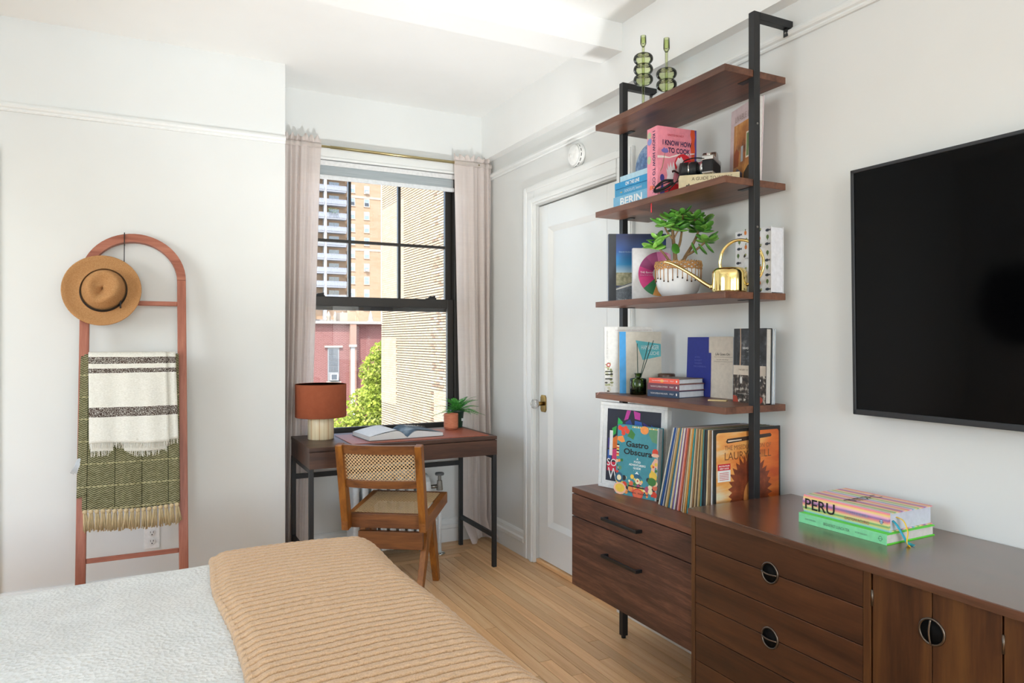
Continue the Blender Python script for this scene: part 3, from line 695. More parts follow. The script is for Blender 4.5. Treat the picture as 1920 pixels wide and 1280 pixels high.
# throws
def herring():
    t = NT('olive_herringbone'); tc = t.n('ShaderNodeTexCoord'); sp = t.n('ShaderNodeSeparateXYZ'); t.l(tc.outputs['Object'], sp.inputs[0])
    x, z = sp.outputs[0], sp.outputs[2]
    zig = t.math('ABSOLUTE', t.math('SUBTRACT', t.math('FRACT', t.math('MULTIPLY_ADD', x, 1 / .044, 20)), .5))
    ph = t.math('FRACT', t.math('ADD', t.math('MULTIPLY', t.math('ADD', z, 5), 1 / .0082), t.math('MULTIPLY', zig, 2.6)))
    st = t.math('GREATER_THAN', ph, .56)
    ln = t.math('LESS_THAN', t.math('ABSOLUTE', t.math('SUBTRACT', t.math('FRACT', t.math('MULTIPLY_ADD', x, 1 / .11, 20.15)), .5)), .014)
    hz = t.math('LESS_THAN', t.math('ABSOLUTE', t.math('SUBTRACT', t.math('FRACT', t.math('MULTIPLY_ADD', z, 1 / .10, 20.2)), .5)), .022)
    n = t.noise(t.coord(), 70, 3)
    a = t.ramp(n, [(.3, '#30311b'), (.7, '#464628')]); b = t.ramp(n, [(.3, '#958e6c'), (.7, '#b3ab8b')]); c = t.ramp(n, [(.3, '#2a2b1c'), (.7, '#383824')]); e = t.ramp(n, [(.35, '#8d8660'), (.65, '#b3ac86')])
    def mix(f, p, q):
        m = t.n('ShaderNodeMix', data_type='RGBA'); t.l(f, m.inputs[0]); t.l(p, m.inputs[6]); t.l(q, m.inputs[7]); return m.outputs[2]
    t.base(mix(hz, mix(ln, mix(st, a, b), c), e)); t.set(.95, 0, .1); t.bump(ph, .25, .002); return t.m
OLIVE = herring()
gt = thing('herringbone_throw', 'olive green herringbone throw with beige tassels over the ladder rung', 'blanket', lad(-.005, 1.258, 0))
gb = Vector(gt.location)
def drape(x0, x1, s_top, s_bot, d, seed, back=.25, sk=0.0):
    rs = random.Random(seed); ph = [rs.uniform(0, 6) for _ in range(4)]
    def fn(u, v):
        x = x0 + (x1 - x0) * u
        tot = (s_top - s_bot) + .05 + back; L = v * tot; f0 = s_top - s_bot
        wob = .004 * math.sin(9*u + 3*v + ph[0]) + .003 * math.sin(21*u + ph[1])
        if L < f0:
            k = L / f0; s_ = s_bot + L; x += sk * (1 - k) ; p = lad(x, s_ - .006 * math.sin(5*u + ph[2]) * (1 - k), d + wob * (1 - .6*k))
        elif L < f0 + .05:
            q = (L - f0) / .05 * PI; p = lad(x, s_top + .016 * math.sin(q), (d + .016) / 2 * math.cos(q) + (d - .016) / 2)
        else: p = lad(x, s_top - (L - f0 - .05), -.016)
        return Vector(p)
    return fn
f = drape(-.205, .192, 1.262, .562, .032, 5)
G().grid(lambda u, v: f(u, v) - gb, 26, 60).obj('woven_cloth', OLIVE, gt, solid=.010)
f2 = drape(-.218, -.12, 1.255, .625, .024, 6, sk=-.006)
G().grid(lambda u, v: f2(u, v) - gb, 8, 50).obj('folded_layer', OLIVE, gt, solid=.012)
YARN = fabric('beige_yarn', '#b9a178', '#d8c49d', 700, .95, .4)
rs = random.Random(2)
for k in range(17):
    u = (k + .5) / 17; p0 = f(u, 0); g = G(); tx = rs.uniform(-.006, .006)
    base = p0 - gb + Vector((0, -.004, -.006))
    g.lathe([(.001, .010), (.008, .007), (.011, 0), (.008, -.007), (.006, -.010)][::-1], c=base, n=10)
    for j in range(9):
        a = j * 2.4; r = .007 * math.sqrt((j + .5) / 9)
        q0 = base + Vector((r * math.cos(a), r * math.sin(a), -.008)); q1 = base + Vector((tx * .5 + r * 1.5 * math.cos(a), r * math.sin(a), -.04)); q2 = base + Vector((tx + r * 2.1 * math.cos(a) + rs.uniform(-.002, .002), r * 1.3 * math.sin(a), -.075 - rs.uniform(0, .018)))
        g.tube([q0, q1, q2], .0027, 5)
    g.obj('tassel', YARN, gt)
g = G(); p0 = Vector(lad(-.222, .80, .03)) - gb
for j in range(7): g.tube([p0 + Vector((.002*j, 0, 0)), p0 + Vector((-.012 + .003*j, -.004, -.03)), p0 + Vector((-.030 + .005*j, -.004, -.062 - .003*(j % 3)))], .0024, 5)
g.obj('tassel', M('#c9cdd0', .9), gt, label='pale grey tassel')
def cream():
    t = NT('cream_striped_weave'); tc = t.n('ShaderNodeTexCoord'); sp = t.n('ShaderNodeSeparateXYZ'); t.l(tc.outputs['Object'], sp.inputs[0])
    z = sp.outputs[2]; n = t.noise(t.coord((60, 60, 14)), 1, 2); wz = t.math('ADD', z, t.math('MULTIPLY', t.noise(t.coord((8, 8, 8)), 1, 2), .008))
    m = None
    for c, h in ((-.024, .0155), (-.072, .0105), (-.262, .0215)):
        b = t.math('LESS_THAN', t.math('ABSOLUTE', t.math('SUBTRACT', wz, c)), h); m = b if m is None else t.math('MAXIMUM', m, b)
    vz = t.noise(t.coord((330, 330, 500)), 1, 2); m = t.math('MULTIPLY', m, t.math('GREATER_THAN', vz, .43))
    a = t.ramp(t.noise(t.coord((120, 120, 400)), 1, 3), [(.3, '#d9d5c8'), (.7, '#eeebe1')])
    mx = t.n('ShaderNodeMix', data_type='RGBA'); t.l(m, mx.inputs[0]); t.l(a, mx.inputs[6]); mx.inputs[7].default_value = lin('#4a3a33'); t.base(mx.outputs[2]); t.set(.95, 0, .1)
    t.bump(t.noise(t.coord((300, 300, 600)), 1, 2), .25, .002); return t.m
CREAM = cream()
ct = thing('cream_throw', 'cream throw with dark brown stripes draped over the green throw', 'blanket', lad(0, 1.278, .03))
cb = Vector(ct.location)
FR = M('#eae6da', .95)
def layer(x0, x1, sb, d, seed, name, sk):
    f = drape(x0, x1, 1.272, sb, d, seed, back=.12, sk=sk)
    G().grid(lambda u, v: f(u, v) - cb, 24, 44).obj(name, CREAM, ct, solid=.005)
    g = G(); rs = random.Random(seed)
    for k in range(70):
        u = (k + rs.random() * .6) / 70; p = f(min(1, u), 0) - cb; e = Vector((rs.uniform(-.006, .006), -.002, -.020 - rs.uniform(0, .008)))
        g.tube([p + Vector((0, 0, .006)), p + e * .5 + Vector((rs.uniform(-.002, .002), 0, 0)), p + e], .0011, 4)
    g.obj('fringe', FR, ct)
layer(-.178, .135, .822, .040, 13, 'under_layer', .004); layer(-.165, .178, .868, .047, 12, 'woven_layer', .010); layer(-.187, .140, .858, .056, 14, 'woven_layer', .008)
# ================================================================ BED
bed = thing('bed', 'bed with white textured coverlet, foot end towards the window', 'bed', (-.40, 1.73, 0))
bo = Vector(bed.location)
BX0, BX1, BY0, BY1, BZ = -1.72, .735, .93, 2.525, .598
t = NT('white_coverlet'); v = t.coord((1, 1, 1)); vo = t.n('ShaderNodeTexVoronoi', i_Scale=95); t.l(t.coord((1.0, 1.0, .6)), vo.inputs[0]); n = t.noise(v, 120, 3); n3 = t.noise(v, 9, 3)
h = t.math('ADD', t.math('MULTIPLY', vo.outputs[0], .8), t.math('MULTIPLY', n, .6)); t.base(t.ramp(n3, [(.3, '#d9dad6'), (.7, '#e6e7e3')])); t.set(.95, 0, .1); t.bump(h, .55, .006)
COVER = t.m
def sdf_top(x, y, r, x0=BX0, x1=BX1, y0=BY0, y1=BY1):
    """cross-section of a soft slab: how far inside the edges"""
    return min(x - x0, x1 - x, y - y0, y1 - y)
def bedfn(u, v, lift=0.0):
    """u along x (head to foot), v across y; the outer strips fold down over the edges"""
    D = .40; RR = .075
    def fold(s, a, b):     # s in metres of cloth from -D .. (b-a)+D ; returns pos and drop
        L = b - a
        def edge(e):       # e = distance past the start of the rounding
            arc = RR * PI / 2
            if e <= 0: return 0, 0
            if e < arc: q = e / RR; return RR * math.sin(q), RR * (1 - math.cos(q))
            return RR, RR + (e - arc)
        if s < RR: o, dz = edge(RR - s); return a + RR - o, dz
        if s > L - RR: o, dz = edge(s - (L - RR)); return b - RR + o, dz
        return a + s, 0
    Lx, Ly = BX1 - BX0, BY1 - BY0
    x, dx = fold(-.02 + u * (Lx + D + .02), BX0, BX1); y, dy = fold(-D + v * (Ly + 2 * D), BY0, BY1)
    dz = max(dx, dy) if min(dx, dy) == 0 else math.hypot(dx, dy) if max(dx, dy) < RR else max(dx, dy)
    z = BZ + .012 * noise.noise((x * 1.7, y * 2.1, 3)) + .006 * noise.noise((x * 5, y * 5, 1)) - dz + .018 * math.exp(-((x - .42) / .35) ** 2)
    z += .012 * math.exp(-((x + .05) / .25) ** 2 - ((y - 2.0) / .2) ** 2)
    if dx > 0 and dy > 0:
        c = min(dx, RR) * min(dy, RR) / (RR * RR); x -= .085 * c; y -= .085 * c * (1 if y > 1.7 else -1)
    return Vector((x, y, max(z, .16)))
G().grid(lambda u, v: bedfn(u, v) - bo, 150, 150).obj('coverlet', COVER, bed)
G().box(BX0 + .04 - bo.x, BX1 - .05 - bo.x, BY0 + .05 - bo.y, BY1 - .05 - bo.y, .30, .56).obj('mattress', M('#e9e8e4', .9), bed, .04, 3)
G().box(BX0 + .02 - bo.x, BX1 - .06 - bo.x, BY0 + .05 - bo.y, BY1 - .05 - bo.y, .14, .30).obj('bed_base', M('#8a7a69', .8), bed, .01)
for x in (BX0 + .1, BX1 - .15):
    for y in (BY0 + .12, BY1 - .12): G().cyl((x - bo.x, y - bo.y, 0), (x - bo.x, y - bo.y, .15), .022, .03, 14).obj('leg', M('#2d2620', .5), bed)
G().box(BX0 - .08 - bo.x, BX0 - bo.x, BY0 - .02 - bo.y, BY1 + .02 - bo.y, .1, 1.1).obj('headboard', M('#a39b90', .9), bed, .02)
# --- waffle-knit throw across the foot of the bed
bk = thing('waffle_throw', 'camel waffle-knit throw across the foot of the bed', 'blanket', (.5, 1.73, .6))
ko = Vector(bk.location)
t = NT('camel_wool'); v = t.coord(); n = t.noise(v, 300, 4, .7)
geo = t.n('ShaderNodeNewGeometry')
t.base(t.ramp(n, [(.25, '#bd956f'), (.5, '#d6b28c'), (.8, '#e5c8a6')])); t.set(.97, 0, .05, Sheen_Weight=.25); t.bump(n, .5, .003)
WOOL = t.m
XA0, XA1 = .200, BX1 + .012
def thr(u, v):
    D = .42; RR = .105; Lx = XA1 - XA0; Ly = BY1 - BY0 + .03
    sx = u * (Lx + D); sy = -D * .7 + v * (Ly + D * 1.4)
    def edge(e):
        arc = RR * PI / 2
        if e <= 0: return 0, 0
        if e < arc: q = e / RR; return RR * math.sin(q), RR * (1 - math.cos(q))
        return RR, RR + (e - arc)
    e = sx - (Lx - RR); o, dx = edge(e); x = XA0 + (sx if e <= 0 else Lx - RR + o)
    y0, y1 = BY0 - .015, BY1 + .015
    if sy < RR: o, dy = edge(RR - sy); y = y0 + RR - o
    elif sy > Ly - RR: o, dy = edge(sy - (Ly - RR)); y = y1 - RR + o
    else: y = y0 + sy; dy = 0
    # soft corner: radius grows where both edges meet
    dz = dx + dy if (dx < RR and dy < RR) else max(dx, dy)
    z = BZ + .030 + .010 * noise.noise((x * 1.7, y * 2.1, 3)) - dz + .010 * math.exp(-((x - .42) / .3) ** 2)
    if dx > 0 and dy > 0:
        c = min(dx, RR) * min(dy, RR) / (RR * RR); x -= .05 * c; y -= .05 * c * (1 if y > 1.7 else -1)
    # waffle relief: scalloped ridges along x, spaced .034 in y
    wob = .006 * noise.noise((sx * 9, sy * 3, 0)) + .010 * math.sin(sx * 9 + sy * 2.5) * .5
    r = (sy + wob) / .0305; row = math.floor(r); fr = r - row
    sc = abs(math.sin(PI * (sx / .0225 + (row % 2) * .5 + .3 * math.sin(row * 12.9))))
    d_ = abs(fr - .5) * 2; th_ = .50 + .30 * (1 - sc) ** .8; q_ = min(1, max(0, (d_ - th_) / (1.02 - th_)))
    hgt = .0180 * (1 - q_ * q_ * (3 - 2 * q_)) * (.90 + .10 * sc) - .004 + .0012 * noise.noise((sx * 60, sy * 60, 2))
    edge_roll = math.exp(-(sx / .02) ** 2) * .012
    nx = min(1, dx / RR); ny = min(1, dy / RR) * (1 if y > 1.7 else -1)
    nv = Vector((nx, ny, max(.05, 1 - max(abs(nx), abs(ny))))).normalized()
    wx = .010 * math.sin(sy * 3.1 + 1) + .006 * math.sin(sy * 9)
    return Vector((x + (wx if u < .7 else 0) + sy * -.012, y, max(.16, z - edge_roll))) + nv * hgt
G().grid(lambda u, v: thr(u, v) - ko, 300, 760).obj('waffle_knit', WOOL, bk)
# turned-under left edge
def hem(u, v):
    p = thr(0, v); a = u * PI
    return p + Vector((-.013 * math.sin(a) , 0, -.013 * (1 - math.cos(a)))) - ko
G().grid(hem, 6, 300).obj('turned_hem', WOOL, bk)
# --- added fill spot in a made-up can below the view, brightening the bay ceiling
fl = thing('added_uplight', 'added unseen floor spot brightening the bay ceiling', 'lamp', (1.15, 1.25, 0))
aim = (Vector((1.12, 3.62, 2.83)) - Vector((1.15, 1.25, .12))).normalized()
G().lathe([(.001, 0), (.075, 0), (.075, .008), (.07, .012), (.001, .012)], n=32).obj('base', BLACK, fl)
for sx in (-1, 1): G().bar((sx * .068, 0, .01), (sx * .068, 0, .13), .004, .02).obj('bracket', BLACK, fl)
a_ = aim.orthogonal().normalized(); b_ = aim.cross(a_); g = G(); vs = []
for r, d in ((.001, -.07), (.045, -.07), (.06, -.05), (.062, .07), (.058, .07), (.052, .0), (.001, -.02)):
    vs += [Vector((0, 0, .12)) + aim * d + a_ * r * math.cos(2*PI*i/28) + b_ * r * math.sin(2*PI*i/28) for i in range(28)]
g.add(vs, [(k*28+i, k*28+(i+1) % 28, (k+1)*28+(i+1) % 28, (k+1)*28+i) for k in range(6) for i in range(28)], True); g.obj('lamp_can', BLACK, fl)
ll = bpy.data.lights.new('added_fill_spot', 'SPOT'); ll.energy = 195; ll.spot_size = math.radians(58); ll.spot_blend = 1.0; ll.shadow_soft_size = .10; ll.color = (.93, .97, 1)
lo = bpy.data.objects.new('added_fill_spot', ll); COL.objects.link(lo); lo.parent = fl; lo.location = Vector((0, 0, .12)) + aim * .075; lo.rotation_euler = aim.to_track_quat('-Z', 'Y').to_euler()
# ================================================================ BOOKCASE WITH DRAWER CABINET
SX, SY = 1.740, 1.815; SD, SW = .288, .785
SZ = [2.266, 1.886, 1.493, 1.097]; CT = .700
bc = thing('bookcase', 'walnut and black metal wall bookcase with a two-drawer cabinet at its foot', 'bookcase', (SX, SY, 0))
for z in SZ:
    sh = G().box(0, SD, 0, SW, z - .024, z).obj('shelf', WALNUT_Y, bc, .0012)
    for y0, y1 in ((.023, .075), (SW - .077, SW - .023)): G().box(.132, .156, y0, y1, z - .0262, z - .0238).obj('shelf_bracket', BLACK, sh)
PTOP = 2.471
for y0 in (-.005, SW - .022):
    po = G().box(.130, .158, y0, y0 + .027, .012, PTOP).obj('post', BLACK, bc, .0015)
    G().box(.158, .320, y0, y0 + .027, PTOP - .027, PTOP).obj('wall_arm', BLACK, po, .0015)
    G().box(.296, .299, y0 + .004, y0 + .023, PTOP - .055, PTOP - .027).obj('arm_plate', BLACK, po, .0008); G().cyl((.295, y0 + .013, PTOP - .042), (.302, y0 + .013, PTOP - .042), .004, n=10).obj('screw', STEEL, po)
    G().cyl((.144, y0 + .0135, 0), (.144, y0 + .0135, .014), .010, n=14).obj('levelling_foot', BLACK, po)
for z in (1.72, 2.08): G().cyl((.144, -.0075, z), (.144, -.004, z), .004, n=10).obj('bolt', STEEL, bc)
c0, c1, cy0, cy1 = -.130, SD, .015, .770
G().box(c0, c1, cy0, cy1, CT - .024, CT).obj('cabinet_top', WALNUT_Y, bc, .0012)
G().box(c0 + .02, c1, cy0 + .002, cy1 - .002, .286, CT - .0245).obj('cabinet_body', CABINET_Y, bc)
for z0, z1 in ((.581, CT - .028), (.286, .577)):
    dr = G().box(c0, c0 + .019, cy0, cy1, z0, z1).obj('drawer_front', CABINET_Y, bc, .0012)
    hz = .624 if z0 > .5 else .478
    g = G().box(c0 - .030, c0 - .020, .285, .512, hz - .006, hz + .006)
    for y in (.285, .500): g.box(c0 - .022, c0 + .002, y, y + .012, hz - .006, hz + .006)
    g.obj('drawer_handle', BLACKGLOSS, dr, .0012)
# ================================================================ BOOKS
def book(name, label, W, H, T, cover, loc, rz=0, tilt=0, flat=False, page=PAGE, round_spine=0, cat='book', group=None, soft=False, ribbon=None):
    """standing: x spine->fore edge, front cover at y=0 facing -y, z up; flat: lies on its back, spine towards -x, head towards +y"""
    root = thing(name, label, cat, loc, Euler((tilt, 0, rz), 'XYZ') if not flat else (0, 0, rz), group)
    c = .0008 if soft else .0028
    def mp(x, y, z): return (x, z, T - y) if flat else (x, y, z)
    def bx(x0, x1, y0, y1, z0, z1):
        a, b = mp(x0, y0, z0), mp(x1, y1, z1)
        return G().box(min(a[0], b[0]), max(a[0], b[0]), min(a[1], b[1]), max(a[1], b[1]), min(a[2], b[2]), max(a[2], b[2]))
    sc = cover if not isinstance(cover, (tuple, list)) else cover[0]
    spc = sc if not isinstance(cover, (tuple, list)) else cover[1]
    bx(.003, W, 0, c, 0, H).obj('front_cover', sc, root, .0006); bx(.003, W, T - c, T, 0, H).obj('back_cover', sc, root, .0006)
    if round_spine:
        prof = [(-round_spine * math.sin(PI * k / 10), T * k / 10) for k in range(11)]
        pts = prof + [(.004, T - .0001), (.004, .0001)]
        g = G(); vs = [mp(a, b, zz) for zz in (0, H) for a, b in pts]; n = len(pts)
        fs = [(i, (i+1) % n, n + (i+1) % n, n + i) for i in range(n)] + [tuple(range(n))[::-1], tuple(range(n, 2*n))]
        g.add(vs, fs if not flat else [f[::-1] for f in fs]); g.obj('spine', spc, root)
    else: bx(0, .0035, 0, T, 0, H).obj('spine', spc, root, .0006)
    m = 0 if soft else .0035
    bx(.0035, W - m, c + .0002, T - c - .0002, m, H - m).obj('page_block', page, root)
    if flat:
        F = Face(root, (0, 0, T), (0, 1, 0), (-1, 0, 0), H, W); F.o = Vector((W, 0, T)); Sp = Face(root, (-round_spine, H, 0), (0, -1, 0), (0, 0, 1), H, T)
    else:
        F = Face(root, (0, 0, 0), (1, 0, 0), (0, 0, 1), W, H); Sp = Face(root, (-round_spine, T, 0), (0, -1, 0), (0, 0, 1), T, H)
    return root, F, Sp
NAVY = M('#2b2250', .6)
# ---- top shelf: candle holders
def green_glass(name, tint):
    t = NT(name); t.t.nodes.remove(t.b); lw = t.n('ShaderNodeLayerWeight', i_Blend=.35)
    tr = t.n('ShaderNodeBsdfTransparent'); t.l(t.ramp(lw.outputs['Facing'], [(.0, tint[0]), (.75, tint[1]), (1, tint[2])]), tr.inputs[0])
    gl = t.n('ShaderNodeBsdfGlossy', i_Roughness=.02); fr = t.n('ShaderNodeFresnel', i_IOR=1.45); mx = t.n('ShaderNodeMixShader')
    t.l(fr.outputs[0], mx.inputs[0]); t.l(tr.outputs[0], mx.inputs[1]); t.l(gl.outputs[0], mx.inputs[2]); t.l(mx.outputs[0], t.out.inputs[0]); return t.m
GG = green_glass('green_glass', ('#f5f9e2', '#e6efc2', '#c6d68c'))
def candlestick(label, x, y, bulbs, cup, r=.041):
    c = thing('candle_holder', label, 'candle holder', (x, y, SZ[0]))
    G().lathe([(.001, 0), (.034, 0), (.036, .003), (.030, .007), (.006, .012), (.006, cup[0]), (.001, cup[0])], n=28).obj('stem', GG, c)
    for b in bulbs:
        G().lathe([(.006, b - .021)] + [(.012 + (r - .012) * math.sin(PI * k / 12) ** .75, b - .021 * math.cos(PI * k / 12)) for k in range(1, 12)] + [(.006, b + .021)], n=36).obj('glass_bulb', GG, c)
    G().lathe([(.006, cup[0]), (.0125, cup[0] + .012), (.0125, cup[1]), (.0112, cup[1]), (.0112, cup[0] + .014), (.001, cup[0] + .012)], n=24).obj('candle_cup', GG, c)
candlestick('taller green glass candle holder with three round bulbs on the top shelf', 1.842, 2.395, (.150, .193, .237), (.288, .333))
candlestick('green glass candle holder with two round bulbs on the top shelf', 1.842, 2.245, (.080, .124), (.212, .266))
# ---- second shelf
z = SZ[1]
def fspine(Sp, t, a, b, w, h, col, **k): return Sp.text(t, a, b, w, h, M(col, .6), **k)
zz = z
blue = [('pale blue cookbook at the bottom of the blue stack', '#7dbbdd', .052, .262, [('BERIN', .52, .5, .62, .62, '#f2f6f8', .03)]),
        ('mid blue book with small gold emblem in the blue stack', '#3a9bcc', .032, .255, [('DORDOLATE, Seasonal', .55, .5, .5, .42, '#dbeaf2', 0), ('~', .2, .5, .06, .2, '#d8b45a', .03)]),
        ('bright blue book with white spine title in the blue stack', '#1f96d0', .027, .248, [('ON THE LINE', .55, .5, .42, .55, '#eef6fa', .03)]),
        ('very pale blue book on top of the blue stack', '#b3d6e6', .024, .225, [])]
for k, (lb, col, T_, H_, tx) in enumerate(blue):
    r_, F_, S_ = book('cookbook', lb, .195, H_ - .020, T_, M(col, .45), (1.782 + .004 * (k % 2), 2.283 + [0, .002, .004, -.006][k], zz), 0, flat=True, group=None)
    for (s_, a, b, w, h, c_, bo_) in tx: fspine(S_, s_, a, b, w, h, c_, bold=bo_)
    zz += T_
mo = thing('moon_disc', 'round blue watercolour moon disc standing behind the pink cookbook', 'wall art', (1.972, 2.540, zz), (0, math.radians(4), 0))
t = NT('moon_watercolour'); n = t.noise(t.coord(), 22, 6, .6); t.base(t.ramp(n, [(.3, '#2d4f86'), (.48, '#5f8cc4'), (.62, '#a9c6e4'), (.75, '#3f6ba8')])); t.set(.4)
q = G().lathe([(.001, 0), (.088, 0), (.091, .002), (.091, .006), (.088, .008), (.001, .008)], n=48); q.v = [(c, a, b + .091) for a, b, c in q.v]; q.obj('disc', t.m, mo)
q = G().tube([(.004, .0905*math.cos(a), .091 + .0905*math.sin(a)) for a in (2*PI*i/48 for i in range(48))], .0022, 6, True); q.obj('rim', M('#1e3558', .4), mo)
PINK = M('#ea8fa0', .55)
ck, F, Sp = book('cookbook', 'thick pink cookbook with navy title standing on the second shelf', .186, .278, .070, PINK, (1.764, 2.205, z), math.radians(-4))
F.multi([([(.86,0),(1,0),(1,1),(.86,1),(.84,.93),(.87,.85),(.84,.75),(.87,.62),(.84,.5),(.87,.3)], 0), ([(.955,0),(1,0),(1,1),(.95,1),(.965,.9),(.945,.8),(.965,.7),(.945,.6),(.965,.45),(.945,.3)], 1)], [M('#e2552b', .55), M('#5a4a9a', .55)])
F.multi([([(0,.545),(.16,.555),(.3,.56),(.5,.60),(.72,.625),(.95,.655),(.95,.668),(.7,.645),(.5,.625),(.3,.575),(.12,.585),(0,.58)], 0)], [M('#f3e6e2', .6)])
F.multi([(ell(.66, .47, .23, .17, 20), 0), ([(.02,0),(.30,.22),(.55,.20),(.84,.10),(.84,0)], 0)], [M('#d8202f', .55)])
SKIN = M('#eadfe2', .6)
F.multi([([(.46,.50),(.50,.44),(.47,.40),(.50,.36),(.55,.33),(.68,.34),(.72,.44),(.66,.55),(.60,.60),(.57,.57),(.52,.58)], 0),
         ([(.22,.24),(.36,.20),(.42,.34),(.46,.40),(.43,.47),(.40,.52),(.37,.42),(.33,.51),(.30,.42),(.26,.49),(.26,.38),(.22,.42),(.25,.31)], 0)], [SKIN])
F.multi([([(.36,.385),(.42,.40),(.60,.355),(.60,.335),(.42,.37),(.37,.355)], 0), (ell(.12, .27, .055, .055), 1), ([(.09,.13),(.15,.13),(.135,.24),(.105,.24)], 1), ([(.06,0),(.19,0),(.17,.14),(.08,.14)], 1), (ell(.19, .655, .095, .030), 2), (ell(.17, .672, .03, .03), 2), (ell(.23, .668, .03, .03), 2),
         ([(.185,.63),(.195,.63),(.13,.42),(.075,.36),(.07,.365),(.12,.43)], 3)], [M('#3a1f24', .6), M('#4a3f8e', .6), M('#8076c0', .6), M('#7a8a5a', .6)])
F.text('GINETTE MATHIOT', .46, .885, .42, .028, M('#c43a48', .6)); F.text('I KNOW HOW', .50, .775, .74, .075, NAVY, bold=.025); F.text('TO COOK', .55, .672, .56, .075, NAVY, bold=.025)
Sp.text('I KNOW HOW TO COOK', .68, .50, .88, .26, NAVY, bold=.02, vert=True)
for pts_, c_ in ((ell(.22, .90, .2, .05), '#b9c0a0'), (ell(.25, .81, .22, .05), '#8790c8'), (ell(.2, .55, .18, .06), '#b7c19a'), ([(.25,.12),(.7,.12),(.75,.17),(.3,.18)], '#f0754f')): Sp.poly(pts_, M(c_, .6))
RB = M('#c8303a', .5)
G().tube([(-.001, .03, .004), (-.006, .028, .0), (-.012, .024, -.012), (-.0135, .022, -.045), (-.0135, .021, -.060)], .0028, 6, flat=.25).obj('ribbon', RB, ck, label='red ribbon marker'); G().tube([(-.001, .045, .004), (-.008, .05, -.001), (-.012, .062, -.014)], .002, 6, flat=.3).obj('ribbon', M('#b8b4ae', .5), ck)
CREAMB = M('#e3d3ac', .55)
gd, F, Sp = book('guide_book', 'thick cream guidebook lying flat under the film camera', .120, .222, .066, (M('#2f6c74', .5), CREAMB), (1.952, 1.960, z), math.radians(45), flat=True, page=M('#cfc6ae', .8))
Sp.text('A GUIDE TO WHERE', .55, .76, .66, .19, M('#5b4632', .6)); Sp.text('the best chefs eat', .52, .36, .80, .27, M('#2b2019', .6), bold=.035)
# film camera on the guidebook
cm = thing('film_camera', 'silver and black film camera on the cream guidebook', 'camera', (1.915, 2.070, z + .066), math.radians(34))
SILV = metal('camera_silver', '#c9c9c6', .22); LEATH = M('#191a1c', .75)
G().box(-.066, .066, -.022, .020, 0, .052).obj('camera_body', LEATH, cm, .006, 3); G().box(-.067, .067, -.023, .021, .050, .068).box(-.067, .067, -.0225, .0205, -.0, .008).obj('top_plate', SILV, cm, .004, 3)
G().prism([(-.026, .066), (.026, .066), (.019, .084), (.010, .090), (-.010, .090), (-.019, .084)], (0, .030, 0), (-1, 0, 0), (0, 0, 1), .052).obj('prism_housing', SILV, cm, .003, 3)
for x_, r_, h_ in ((-.046, .010, .011), (.046, .012, .009), (.028, .006, .013)): G().cyl((x_, -.002, .068), (x_, -.002, .068 + h_), r_, r_ * .95, 20).obj('dial', SILV if x_ < 0 else BLACK, cm, .0008)
ln = G()
def lens(prof, n=36):
    g = G(); g.lathe(prof, n=n); g.v = [(a, .018 + c, .033 + b) for a, b, c in g.v]; return g
lens([(.001, 0), (.030, 0), (.030, .018), (.027, .019), (.027, .034), (.001, .034)]).obj('lens_mount', SILV, cm); lens([(.029, .034), (.031, .036), (.031, .058), (.029, .060), (.001, .06)]).obj('focus_ring', BLACK, cm)
lens([(.030, .060), (.030, .066), (.001, .066)]).obj('silver_ring', SILV, cm); lens([(.029, .066), (.032, .069), (.032, .098), (.029, .099), (.028, .082), (.001, .080)]).obj('lens_barrel', BLACK, cm)
lens([(.027, .083), (.018, .0865), (.001, .088)]).obj('front_element', M('#5a5560', .05, 0, .9), cm)
G().tube([(.068, .0, .052), (.072, .02, .040), (.040, .070, .028), (-.010, .115, .000), (-.070, .130, -.030), (-.105, .135, -.062)], .006, 8, flat=.25).obj('neck_strap', LEATH, cm)
def spl(pts, n=8):
    P = [Vector(p) for p in pts]; out = []
    for i in range(len(P) - 1):
        p0, p1, p2, p3 = P[max(i-1, 0)], P[i], P[i+1], P[min(i+2, len(P)-1)]
        for k in range(n):
            t_ = k / n; out.append(.5 * ((2*p1) + (p2-p0)*t_ + (2*p0-5*p1+4*p2-p3)*t_*t_ + (3*p1-p0-3*p2+p3)*t_**3))
    out.append(P[-1]); return out
# long loop of strap hanging from the lens side down to the shelf edge
G().tube(spl([(-.064, .012, .056), (-.080, .045, .058), (-.088, .082, .048), (-.100, .090, .015), (-.112, .100, -.025), (-.122, .125, -.055), (-.132, .165, -.067), (-.134, .182, -.066), (-.128, .176, -.045), (-.112, .150, -.022), (-.100, .118, -.022)]), .0065, 8, flat=.25).obj('neck_strap', LEATH, cm)
G().tube(spl([(-.100, .118, -.024), (-.106, .150, -.030), (-.122, .180, -.048), (-.130, .178, -.060), (-.118, .145, -.050), (-.110, .115, -.030)]), .0060, 8, flat=.25).obj('neck_strap', LEATH, cm)
lv, F, Sp = book('design_book', 'pale pink interiors book leaning against the wall on the second shelf', .205, .325, .022, M('#e0cfd0', .55), (2.004, 2.070, z), math.radians(-107), math.radians(-2))
t = NT('interior_photo'); n = t.noise(t.coord((1, 1, .7)), 14, 5); t.base(t.ramp(n, [(.3, '#5a3a22'), (.45, '#b0713a'), (.6, '#d79a55'), (.75, '#ead2a8')])); t.set(.35)
